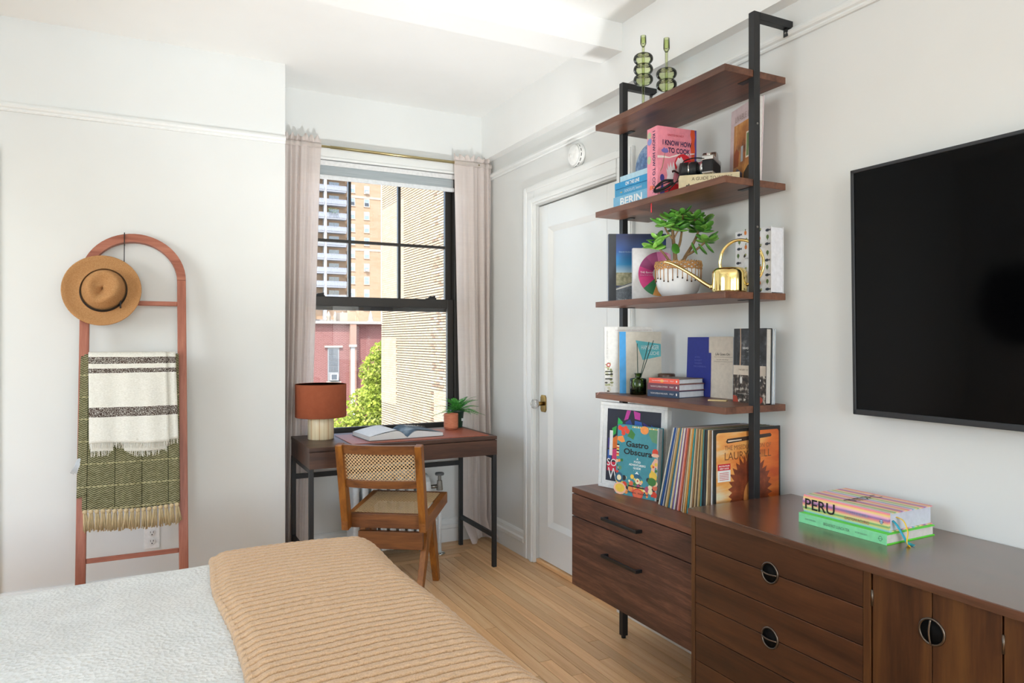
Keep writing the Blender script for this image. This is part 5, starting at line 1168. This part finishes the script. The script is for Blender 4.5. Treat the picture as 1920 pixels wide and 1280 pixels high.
F.poly([(.20,.862),(.40,.870),(.40,.882),(.20,.877)], M('#d9c8b4', .5), 'slot_print')
# a plain brown leafy silhouette stands in for the cover picture
P = []; rs = random.Random(6)
for k in range(64):
    a = -.5 * PI + 2 * PI * k / 64; ra = .30 + (.05 if k % 2 else -.02) + .03 * rs.random(); P.append((.53 + ra * math.cos(a) * .92, max(.0, .30 + ra * 1.15 * math.sin(a))))
t = NT('brown_print'); n = t.noise(t.coord(), 28, 5); t.base(t.ramp(n, [(.3, '#5d2a1a'), (.6, '#8a4326'), (.8, '#b5713f')])); t.set(.4)
F.poly(P, t.m, 'sleeve_print'); F.poly(ell(.55, .22, .12, .2, 16), M('#d58a4a', .4), 'sleeve_print')
F.text('THE MISEDUCATION OF', .50, .795, .70, .05, M('#8a5a34', .4)); F.text('LAURYN HILL', .50, .705, .70, .085, M('#7a4c2c', .4))
F.rect(.05, .555, .235, .625, M('#c8242c', .4), 'sticker'); F.rect(.05, .43, .235, .555, M('#e4e2de', .4), 'sticker'); F.text('MULTI-PLATINUM', .142, .602, .15, .016, M('#f0eeea', .4), bold=.02); F.text('DEBUT ALBUM', .142, .575, .13, .016, M('#f0eeea', .4), bold=.02)
F.multi([([(.075, .45 + k*.018), (.21, .45 + k*.018), (.21, .457 + k*.018), (.075, .457 + k*.018)], 0) for k in range(5)], [M('#c45a56', .5)], 'sticker_text')
# ================================================================ CREDENZA, TV
cz = thing('credenza', 'mid-century dark walnut credenza with round recessed pulls', 'credenza', (1.575, .225, 0))
CZ, CL = .775, 1.588; CDp = .478
G().box(0, CDp, 0, CL, CZ - .021, CZ).obj('top', CRED_TOP, cz, .0015)
G().box(.032, CDp - .004, .004, CL - .004, .17, CZ - .0212).obj('carcass', CRED_Y, cz)
G().box(.012, CDp - .004, CL - .020, CL - .004, .165, CZ - .0211).box(.012, CDp - .004, .004, .020, .165, CZ - .0211).obj('end_panel', CRED_Z, cz, .001)
G().box(.012, .06, CL - .655, CL - .635, .17, CZ - .0211).obj('stile', CRED_Z, cz, .001); G().box(.012, .06, .02, CL - .02, .155, .185).obj('bottom_rail', CRED_Y, cz, .001)
def pull(parent, y, zc, vert):
    g = G(); r = .0315
    def L(prof, n=40):
        q = G().lathe(prof, n=n); q.v = [(-c, a + y, b + zc) for a, b, c in q.v]; q.f = [f[::-1] for f in q.f]; return q
    L([(r - .005, -.001), (r - .005, .002), (r - .003, .0035), (r, .002), (r, -.001)]).obj('pull_ring', BRONZE, parent)
    c_ = L([(r - .004, .001), (r - .006, -.006), (.016, -.011), (.001, -.012)]); c_.obj('pull_cup', M('#0b0a09', .7, 0, .1), parent)
    pts = [(.0035 + .003 * math.sin(PI * k / 12), (k / 12 - .5) * 2 * (r - .004)) for k in range(13)]
    if vert: g.tube([(-a, y + .003 * math.cos(b / r * 1.5), zc + b) for a, b in pts], .0024, 8)
    else: g.tube([(-a, y + b, zc - .003 * math.cos(b / r * 1.5)) for a, b in pts], .0024, 8)
    g.obj('pull_bar', BRONZE, parent)
y0, y1 = CL - .633, CL - .022
for z1, zm, z0 in ((.751, .657, .5625), (.5600, .470, .3785), (.376, .284, .190)):
    g = G(); R = .0265
    root_d = G().box(.014, .030, y0, y1, z0, zm - .0012).obj('drawer_front', CRED_Y, cz, .0012)
    G().box(.014, .030, y0, y1, zm + .0012, z1).obj('drawer_board', CRED_Y, root_d, .0012)
    pull(root_d, y0 + .298, zm, False)
    for q in root_d.children:
        if q.name.startswith('pull'): q.location = (.014 - .001, 0, 0)
for k, (a, b) in enumerate(((CL - .660, CL - .958), (CL - .962, CL - 1.260), (CL - 1.264, CL - 1.562))):
    m = (a + b) / 2
    dd = G().box(.014, .030, b, m - .001, .190, .751).obj('door', CRED_Z, cz, .0012); G().box(.014, .030, m + .001, a, .190, .751).obj('door_board', CRED_Z, dd, .0012)
    pull(dd, m, .661, True)
    for q in dd.children:
        if q.name.startswith('pull'): q.location = (.013, 0, 0)
    for hz in (.69, .28): G().cyl((.014, a + .001, hz - .02), (.014, a + .001, hz + .02), .0028, n=8).obj('hinge', BRONZE, dd)
for y in (.12, CL - .12):
    for x in (.07, CDp - .07): G().cyl((x, y, .17), (x + (.012 if x > .2 else -.012), y, 0), .022, .012, 16).obj('leg', CRED_Z, cz)
gb_, F, Sp = book('green_cookbook', 'bright green cookbook under the striped one on the credenza', .216, .284, .029, (M('#5fdc3a', .45), M('#86dba0', .5)), (1.760, 1.237, CZ), math.radians(1), flat=True, page=M('#cfc9c4', .8))
Sp.text('BREAKFAST LUNCH TEA', .46, .48, .30, .30, M('#5d7a66', .5)); Sp.text('ROSE CARRARINI', .15, .5, .13, .16, M('#6d9079', .5)); Sp.text('ROSE BAKERY', .74, .5, .13, .16, M('#6d9079', .5)); Sp.multi([([(.94 + .018*math.cos(2*PI*i/20) * q_, .5 + .24*math.sin(2*PI*i/20) * q_) for q_, rng in ((1, range(20)),) for i in rng], 0), (ell(.94, .5, .0155, .2), 1), ([(.915,.47),(.965,.47),(.965,.51),(.915,.51)], 0)], [M('#3f6a50', .5), M('#86dba0', .5)])
def stripes(name, ax, per):
    t = NT(name); tc = t.n('ShaderNodeTexCoord'); sp = t.n('ShaderNodeSeparateXYZ'); t.l(tc.outputs['Object'], sp.inputs[0])
    w = t.math('ADD', t.math('MULTIPLY', sp.outputs[ax], per), t.math('MULTIPLY', t.noise(t.coord((20, 4, 60)), 1, 3), .06)); f = t.math('FRACT', w)
    t.base(t.ramp(f, [(0, '#5f8cc0'), (.08, '#a9d3e6'), (.18, '#f0d98a'), (.26, '#6fb07a'), (.34, '#f2e3a0'), (.45, '#ef8f8a'), (.55, '#8d6aa8'), (.64, '#f0b2c6'), (.74, '#efd27a'), (.83, '#ec7f8c'), (.92, '#f3bfd2')])); t.set(.4); return t.m
ST_TOP, ST_SP = stripes('woven_stripes_cover', 0, 1 / .105), stripes('woven_stripes_spine', 2, 1 / .062)
pr_, F, Sp = book('striped_cookbook', 'thick pastel striped cookbook titled Peru on top of the green cookbook', .196, .276, .052, (ST_TOP, ST_SP), (1.786, 1.246, CZ + .029), math.radians(1.5), flat=True, page=M('#c9cbd6', .8), round_spine=.006)
Sp.text('PERU', .22, .52, .37, .62, M('#17171a', .5), bold=.012); Sp.text('THE COOKBOOK', .66, .60, .26, .18, M('#8fa0b8', .5)); Sp.text('GASTON ACURIO', .66, .26, .28, .17, M('#c43a58', .5))
Sp.multi([(ell(.93, .5, .018, .13), 0), (ell(.93, .5, .015, .10), 1), ([(.905,.48),(.955,.48),(.955,.51),(.905,.51)], 0)], [M('#4a5a78', .5), M('#a9c6dc', .5)])
blk = M('#4a4038', .5)
for k, s_ in enumerate('PERU'): lettering(s_, blk, pr_, (.045 + .038 * k, .150, .0522), (0, -1, 0), (1, 0, 0), .030, .030)
lettering('THE COOKBOOK', M('#b0894a', .5), pr_, (.10, .05, .0522), (0, -1, 0), (1, 0, 0), .06, .007)
G().tube(spl([(.02, .004, .030), (.018, -.010, .020), (.022, -.024, -.004), (.030, -.030, -.022), (.034, -.038, -.0265), (.030, -.050, -.0265)]), .0045, 6, flat=.2).obj('ribbon', M('#2a9fb8', .45), pr_, label='teal ribbon marker'); G().tube(spl([(.035, .004, .038), (.040, -.014, .030), (.040, -.026, .004), (.030, -.030, -.020), (.018, -.040, -.0262), (.012, -.050, -.0265)]), .0045, 6, flat=.2).obj('ribbon', M('#f0c62a', .45), pr_, label='yellow ribbon marker')
tv = thing('television', 'wall-mounted flat black television above the credenza', 'television', (2.012, .835, 1.091), (0, math.radians(-1.0), 0))
TH, TW = .772, .680
g = G(); b_ = .011
g.box(-.020, .020, -TW, TW, 0, b_ * 1.6).box(-.020, .020, -TW, TW, TH - b_, TH).box(-.020, .020, -TW, -TW + b_, 0, TH).box(-.020, .020, TW - b_, TW, 0, TH); g.obj('bezel', M('#232529', .4), tv, .002)
t = NT('tv_screen'); t.base(t.ramp(t.noise(t.coord(), 300, 2), [(.3, '#030304'), (.7, '#060607')])); t.set(.08, 0, .12)
G().box(-.016, .018, -TW + b_, TW - b_, b_, TH - b_).obj('screen', t.m, tv); G().box(.018, .046, -.25, .25, .2, .55).obj('wall_mount', BLACK, tv)
# round mirror on the left wall (seen only as a reflection in the screen)
mr = thing('round_mirror', 'round wall mirror hung from a strap on the left wall', 'mirror', (XL, 3.50, 1.10))
q = G().lathe([(.36, 0), (.37, .004), (.37, .02), (.36, .024), (.352, .024), (.352, .018)], n=64); q.v = [(c, a, b + .37) for a, b, c in q.v]; q.obj('mirror_frame', BLACK, mr)
q = G().lathe([(.001, .018), (.353, .018)][::-1], n=64); q.v = [(c, a, b + .37) for a, b, c in q.v]; q.obj('mirror_glass', metal('mirror_silver', '#f2f2f2', .02), mr)
G().tube([(.012, -.30, .58), (.012, 0, 1.08), (.012, .30, .58)], .008, 6).cyl((0, 0, 1.08), (.03, 0, 1.08), .012).obj('strap', M('#2a211b', .7), mr)
# ================================================================ OUTSIDE THE WINDOW
GZ = -13.0
struct('ground', 'street pavement far below', G().box(-150, 260, 6, 400, GZ - 1, GZ).mesh('ground', M('#cfccc4', .9)))
struct('added_bounce_slab', 'unseen pale slab added outside the window to bounce light in', G().box(-6, 6.8, 4.75, 10.0, -1.2, -.35).mesh('added_bounce_slab', M('#b5b3ad', .9)))  # added below the sight line to bounce sunlight up to the bay ceiling
ALB[0] = .45
# ---- neighbouring brick wall, at right angles to the window wall
BXW, BYE = 6.86, 22.95
nb_ = thing('neighbour_building', 'tan brick side wall of the neighbouring building close outside the window', 'building', (BXW, BYE, GZ))
t = NT('mortar'); t.base(t.ramp(t.noise(t.coord(), 3, 4), [(.3, '#2f2821'), (.7, '#43392f')])); t.set(.95)
G().box(.030, 8, -12.95, 0, 0, 27).obj('wall_body', t.m, nb_)
G().box(-.05, 8.05, -13, .05, 26.6, 27).obj('parapet', M('#cfc6b6', .8), nb_)
def brick_mat(name, rnd):
    t = NT(name); n = t.noise(t.coord(), 1.3, 4); n2 = t.noise(t.coord((6, 6, 16)), 1, 2)
    f = t.math('ADD', t.math('MULTIPLY', n, .35), t.math('MULTIPLY', n2, .65))
    if rnd:
        oi = t.n('ShaderNodeObjectInfo'); f = t.math('ADD', t.math('MULTIPLY', f, .5), t.math('MULTIPLY_ADD', oi.outputs['Random'], .5, 0))
    t.base(t.ramp(f, [(.25, '#a58a70'), (.42, '#cdb391'), (.6, '#dcc6a6'), (.8, '#e6d4b8')])); t.set(.9, 0, .2); return t.m
BM, BMR = brick_mat('tan_brick', False), brick_mat('tan_brick_single', True)
CH_, PL, BH = .0725, .222, .0515
rs = random.Random(77)
def in_patch(y, zz): return (-2.3 < y < -.02 and 2.55 < zz < 5.6) or (-1.55 < y < -.02 and -.62 < zz < 1.35) or (-6.1 < y < -4.9 and -1.6 < zz < -.1)
units = {}
for L in (PL - .014, PL / 2 - .014): units[round(L, 4)] = G().box(0, .031, 0, L, 0, BH).mesh('brick', BMR)
every = []
zb = -2.6; row = 0
while zb < 7.6:
    hdr = row % 6 == 5; pitch = PL / 2 if hdr else PL; y = -12.85 + (0 if hdr else (row % 2) * PL / 2)
    while y < -.05:
        L = min(pitch - .014, -.01 - y)
        if not in_patch(y + L / 2, zb): every.append((y, zb, L, rs.uniform(-.004, .004)))
        y += pitch
    zb += CH_; row += 1
cand = [b for b in every if round(b[2], 4) in units and b[2] > .15 and b[0] > -5.75 and -1.1 < b[1] < 5.6]
cand.sort(key=lambda b: b[0]); single = set(cand[:290])
g = G()
for b in every:
    y, zz, L, dx = b
    if b in single:
        o = bpy.data.objects.new('brick', units[round(L, 4)]); COL.objects.link(o); o.parent = nb_; o.location = (dx, y, zz - GZ)
    else: g.box(dx, .031, y, y + L, zz - GZ, zz + BH - GZ)
g.obj('brickwork', BM, nb_, kind='stuff')
t = NT('painted_patch'); bk_ = t.n('ShaderNodeTexBrick', i_Scale=1.0, i_Mortar_Size=.006, i_Brick_Width=.219, i_Row_Height=.0705)
tc = t.n('ShaderNodeTexCoord'); sx = t.n('ShaderNodeSeparateXYZ'); cx = t.n('ShaderNodeCombineXYZ'); t.l(tc.outputs['Object'], sx.inputs[0]); t.l(sx.outputs[1], cx.inputs[0]); t.l(sx.outputs[2], cx.inputs[1]); t.l(cx.outputs[0], bk_.inputs[0])
for i, c in ((1, '#cfbc9c'), (2, '#c2ab8a'), (3, '#a08c70')): bk_.inputs[i].default_value = lin(c)
t.base(bk_.outputs[0]); t.set(.9)
for a, b, c, d in ((-2.32, -.0, 2.5, 5.65), (-1.57, -.0, -.66, 1.39), (-6.12, -4.88, -1.64, -.06)): G().box(-.001, .031, a, b, c - GZ, d - GZ).obj('repaired_patch', t.m, nb_)
# ---- far apartment tower
ALB[0] = .27
TY = 150.0
tw = thing('apartment_tower', 'tall tan brick apartment tower with white balconies in the distance', 'building', (34, TY, GZ))
def tx(u): a = (u - U0) / FPX; s_, c_ = math.sin(YAW), math.cos(YAW); return TY * (s_ + a * c_) / (c_ - a * s_) - 34
PXM = FPX / 151.0
def tz(v): return CAMH + (V0 - v) / PXM - GZ
t = NT('tower_brick'); bk_ = t.n('ShaderNodeTexNoise', i_Scale=.35, i_Detail=5); t.l(t.coord((1, 1, 6)), bk_.inputs[0]); t.base(t.ramp(bk_.outputs[0], [(.3, '#c6a27c'), (.7, '#d3b292')])); t.set(.9)
xr, xl = tx(714.5), tx(651)
G().box(xl, xr, 0, 16, 0, tz(180)).obj('tower_wall', t.m, tw); G().box(-30, xl, .8, 16, 0, tz(180)).obj('recessed_wall', t.m, tw)
BAND = M('#e6cfb2', .85)
for v in (368, 467, 566): G().box(xl - .05, xr + .05, -.08, .05, tz(v + 2.2), tz(v - 2.2)).obj('stone_band', BAND, tw)
FRM, PANE, CURT = M('#e9ecee', .5), M('#8fa3b5', .12, 0, .8), M('#dfe2e4', .7)
for k in range(12):
    v = 353.5 + 24.45 * (k - 2)
    for u in (660.5, 687.5):
        cx_ = tx(u); wd = .56; hh = .82; zc = tz(v)
        w = G().box(cx_ - wd, cx_ + wd, -.06, .12, zc - hh, zc + hh).obj('window', FRM, tw)
        G().box(cx_ - wd + .1, cx_ + wd - .1, -.08, -.05, zc + .05, zc + hh - .1).obj('pane', CURT if (k * 7 + int(u)) % 3 else PANE, w); G().box(cx_ - wd + .1, cx_ + wd - .1, -.08, -.05, zc - hh + .1, zc - .02).obj('pane', PANE if k != 3 else M('#2c3136', .2), w)
        G().box(cx_ - wd - .1, cx_ + wd + .1, -.14, .0, zc - hh - .12, zc - hh).obj('window_sill', BAND, w)
        if u > 680 and k in (2, 8): G().box(cx_ - .35, cx_ + .35, -.5, 0, zc - hh, zc - hh + .45).obj('air_conditioner', FRM, w)
SLAB, RAILM = M('#aeb4bf', .7), M('#b4bccb', .5)
piers = [tx(583), tx(609), tx(649)]
for p_ in piers[:2]: G().box(p_ - .28, p_ + .28, -.6, 1.0, 0, tz(180)).obj('balcony_pier', M('#eef0f2', .7), tw)
for k in range(13):
    v = 364 + 25.2 * (k - 4); zf = tz(v)
    for (a, b) in ((tx(560), tx(606)), (tx(611), tx(647.5))):
        s_ = G().box(a, b, -.9, .8, zf, zf + .28).obj('balcony_slab', SLAB, tw)
        G().box(a, b, -.92, -.86, zf + .36, zf + 1.22).box(a, b, -.96, -.84, zf + 1.22, zf + 1.32).obj('balcony_panel', RAILM, s_)
        g = G()
        for q in range(13): x_ = a + (b - a) * q / 12; g.box(x_ - .04, x_ + .04, -1.00, -.90, zf + .28, zf + 1.3)
        g.obj('balusters', M('#b9c1cb', .6), s_)
        m_ = a + (b - a) * .45; dw = (b - a) * .26
        w = G().box(m_ - dw, m_ + dw, 0.68, .85, zf + .3, zf + 2.35).obj('balcony_door', FRM, tw)
        for d_ in (-1, 1): G().box(m_ + d_ * dw * .5 - dw * .44, m_ + d_ * dw * .5 + dw * .44, 0.64, .69, zf + .4, zf + 2.25).obj('pane', M('#5d6b78', .12, 0, .8), w)
    if k == 6:
        g = G(); rs = random.Random(1)
        for q in range(60): x_ = rs.uniform(tx(613), tx(632)); z_ = zf + rs.uniform(1.0, 2.1); r_ = rs.uniform(.1, .22); g.add([(x_-r_, -1.3, z_), (x_, -1.3 - r_, z_ + r_*.5), (x_+r_, -1.2, z_), (x_, -1.3, z_+r_)], [(0,1,3),(1,2,3)])
        g.obj('balcony_plants', M('#6a9a4a', .8), tw, kind='stuff')
# ---- red brick building
ALB[0] = .24
RY = 45.0
rb = thing('red_brick_building', 'red brick building with white cornice and one air-conditioned window', 'building', (11, RY, GZ))
def rx(u): a = (u - U0) / FPX; s_, c_ = math.sin(YAW), math.cos(YAW); return RY * (s_ + a * c_) / (c_ - a * s_) - 11
def rz(v): return CAMH + (V0 - v) / 29.0 - GZ
t = NT('red_brick'); bk_ = t.n('ShaderNodeTexBrick', i_Scale=1.0, i_Mortar_Size=.012, i_Brick_Width=.22, i_Row_Height=.075)
tc = t.n('ShaderNodeTexCoord'); sx = t.n('ShaderNodeSeparateXYZ'); cx = t.n('ShaderNodeCombineXYZ'); t.l(tc.outputs['Object'], sx.inputs[0]); t.l(sx.outputs[0], cx.inputs[0]); t.l(sx.outputs[2], cx.inputs[1]); t.l(cx.outputs[0], bk_.inputs[0])
for i, c in ((1, '#9c4a44'), (2, '#b0605a'), (3, '#c79a92')): bk_.inputs[i].default_value = lin(c)
t.base(bk_.outputs[0]); t.set(.9); REDB = t.m
STONE = M('#eadfce', .8)
G().box(rx(540), rx(655), 0, 9, 0, rz(607)).obj('brick_wall', REDB, rb); G().box(rx(666), rx(760), .25, 9, 0, rz(607)).obj('brick_wall', REDB, rb)
G().box(rx(655), rx(666.5), -.25, 9, 0, rz(603)).obj('stone_pilaster', M('#d9a78e', .8), rb)
G().box(rx(540), rx(760), -.28, 9.1, rz(607.5), rz(602.5)).obj('cornice', M('#d9d4cb', .8), rb)
G().box(rx(540), rx(605), 2.5, 9, rz(607), rz(545)).obj('upper_storey', REDB, rb); G().box(rx(540), rx(606), 2.4, 9, rz(553), rz(548)).obj('upper_cornice', STONE, rb)
G().box(rx(606), rx(676), 4.5, 8, rz(606), rz(596)).obj('stone_balustrade', M('#e8e6e0', .8), rb)
for u, w_ in ((640, 5), (653, 4), (668, 6)):
    G().lathe([(w_ * .028, 0), (w_ * .034, .12), (w_ * .022, .3), (w_ * .034, .42), (w_ * .02, .62), (.02, .8)], c=(rx(u), 3.6, rz(604)), n=14).obj('roof_finial', M('#e6dcc8', .8), rb)
G().box(rx(660), rx(675), 3.2, 4.2, rz(606), rz(583)).obj('gable_block', M('#e9d6bf', .8), rb)
G().lathe([(.24, 0), (.24, .1), (.14, .16), (.16, .3), (.02, .78)], c=(rx(704.5), 1.2, rz(604)), n=14).obj('roof_finial', M('#ece4d4', .8), rb)
wx, z0, z1 = rx(625), rz(713), rz(651); hw_ = .36
w = G().box(wx - hw_, wx + hw_, -.04, .15, z0, z1).obj('window', M('#bfc3c4', .6), rb)
for i in range(3):
    for j in range(4): G().box(wx - hw_ + .07 + i * .195, wx - hw_ + .25 + i * .195, -.06, -.035, z0 + .62 + j * .36, z0 + .94 + j * .36).obj('pane', M('#8a949c', .2), w)
G().box(wx - .24, wx + .24, -.36, 0, z0 + .08, z0 + .50).obj('air_conditioner', M('#eceeee', .5), w); G().box(wx - .19, wx + .14, -.37, -.355, z0 + .13, z0 + .45).obj('grille', M('#6f7a84', .5), w)
G().box(wx - .56, wx + .56, -.12, 0, z1, z1 + .12).obj('lintel', STONE, rb); G().box(wx - .46, wx + .46, -.16, 0, z0 - .10, z0).obj('window_sill', STONE, rb)
wx2 = rx(659.5); w = G().box(wx2 - .13, wx2 + .13, -.29, -.2, rz(800), rz(648)).obj('window', M('#e6e6e2', .6), rb); G().box(wx2 - .24, wx2 + .24, -.36, -.2, rz(650), rz(645.5)).obj('lintel', STONE, rb)
# ---- tree
ALB[0] = .55
tr = thing('street_tree', 'bright yellow-green street tree in front of the red brick building', 'tree', (8.75, 29.5, GZ))
BK = M('#5b4a38', .9)
G().tube(spl([(0, 0, 0), (.1, 0, 4), (-.15, .1, 8), (-.3, 0, 11.5)]), [.28 - .008 * i for i in range(25)], 10).obj('trunk', BK, tr)
for d in ((-1.6, -.3, 11.0), (1.2, .4, 11.2), (-.9, .6, 12.2), (.3, -.8, 12.6)): G().tube(spl([(-.1, 0, 7.6), (d[0] * .5, d[1] * .5, 9.4), d]), [.12 - .006 * i for i in range(17)], 6).obj('branch', BK, tr)
t = NT('leaf_yellow_green'); oi = t.noise(t.coord(), 1.4, 3); oi2 = t.noise(t.coord(), 9, 2); t.t.nodes.remove(t.b)
c = t.ramp(t.math('ADD', t.math('MULTIPLY', oi, .5), t.math('MULTIPLY', oi2, .5)), [(.3, '#7c9436'), (.5, '#b9c955'), (.72, '#e2e590')])
d_ = t.n('ShaderNodeBsdfDiffuse'); tl = t.n('ShaderNodeBsdfTranslucent'); t.l(c, d_.inputs[0]); t.l(c, tl.inputs[0]); mx = t.n('ShaderNodeMixShader', i_0=.4); t.l(d_.outputs[0], mx.inputs[1]); t.l(tl.outputs[0], mx.inputs[2]); t.l(mx.outputs[0], t.out.inputs[0])
LEAF = t.m; rs = random.Random(12); g = G()
blobs = [(-1.5, -.3, 10.0, 1.3), (-.4, -.5, 11.2, 1.3), (.5, .2, 12.0, 1.3), (-.1, 0, 13.0, .8), (.1, -.1, 13.8, .55), (1.2, .2, 10.6, 1.5), (-1.2, .2, 8.6, 1.6), (.4, -.4, 9.4, 1.6), (-2.3, 0, 9.0, .8), (-2.2, .1, 8.0, 1.2), (.2, .1, 7.4, 1.8), (-1.8, -.2, 7.2, 1.4)]
for bx, by, bz, br in blobs:
    for k in range(int(1500 * br * br)):
        while True:
            p = Vector((rs.uniform(-1, 1), rs.uniform(-1, 1), rs.uniform(-1, 1)))
            if .35 < p.length < 1: break
        p = Vector((bx, by, bz)) + p * br; n_ = Vector((rs.gauss(0, 1), rs.gauss(0, 1), rs.gauss(.6, 1))).normalized(); a = n_.orthogonal().normalized(); b = n_.cross(a); s_ = rs.uniform(.06, .11)
        g.add([p - a * s_, p + b * s_ * .6, p + a * s_, p - b * s_ * .6], [(0, 1, 2, 3)])
g.obj('foliage', LEAF, tr, kind='stuff')
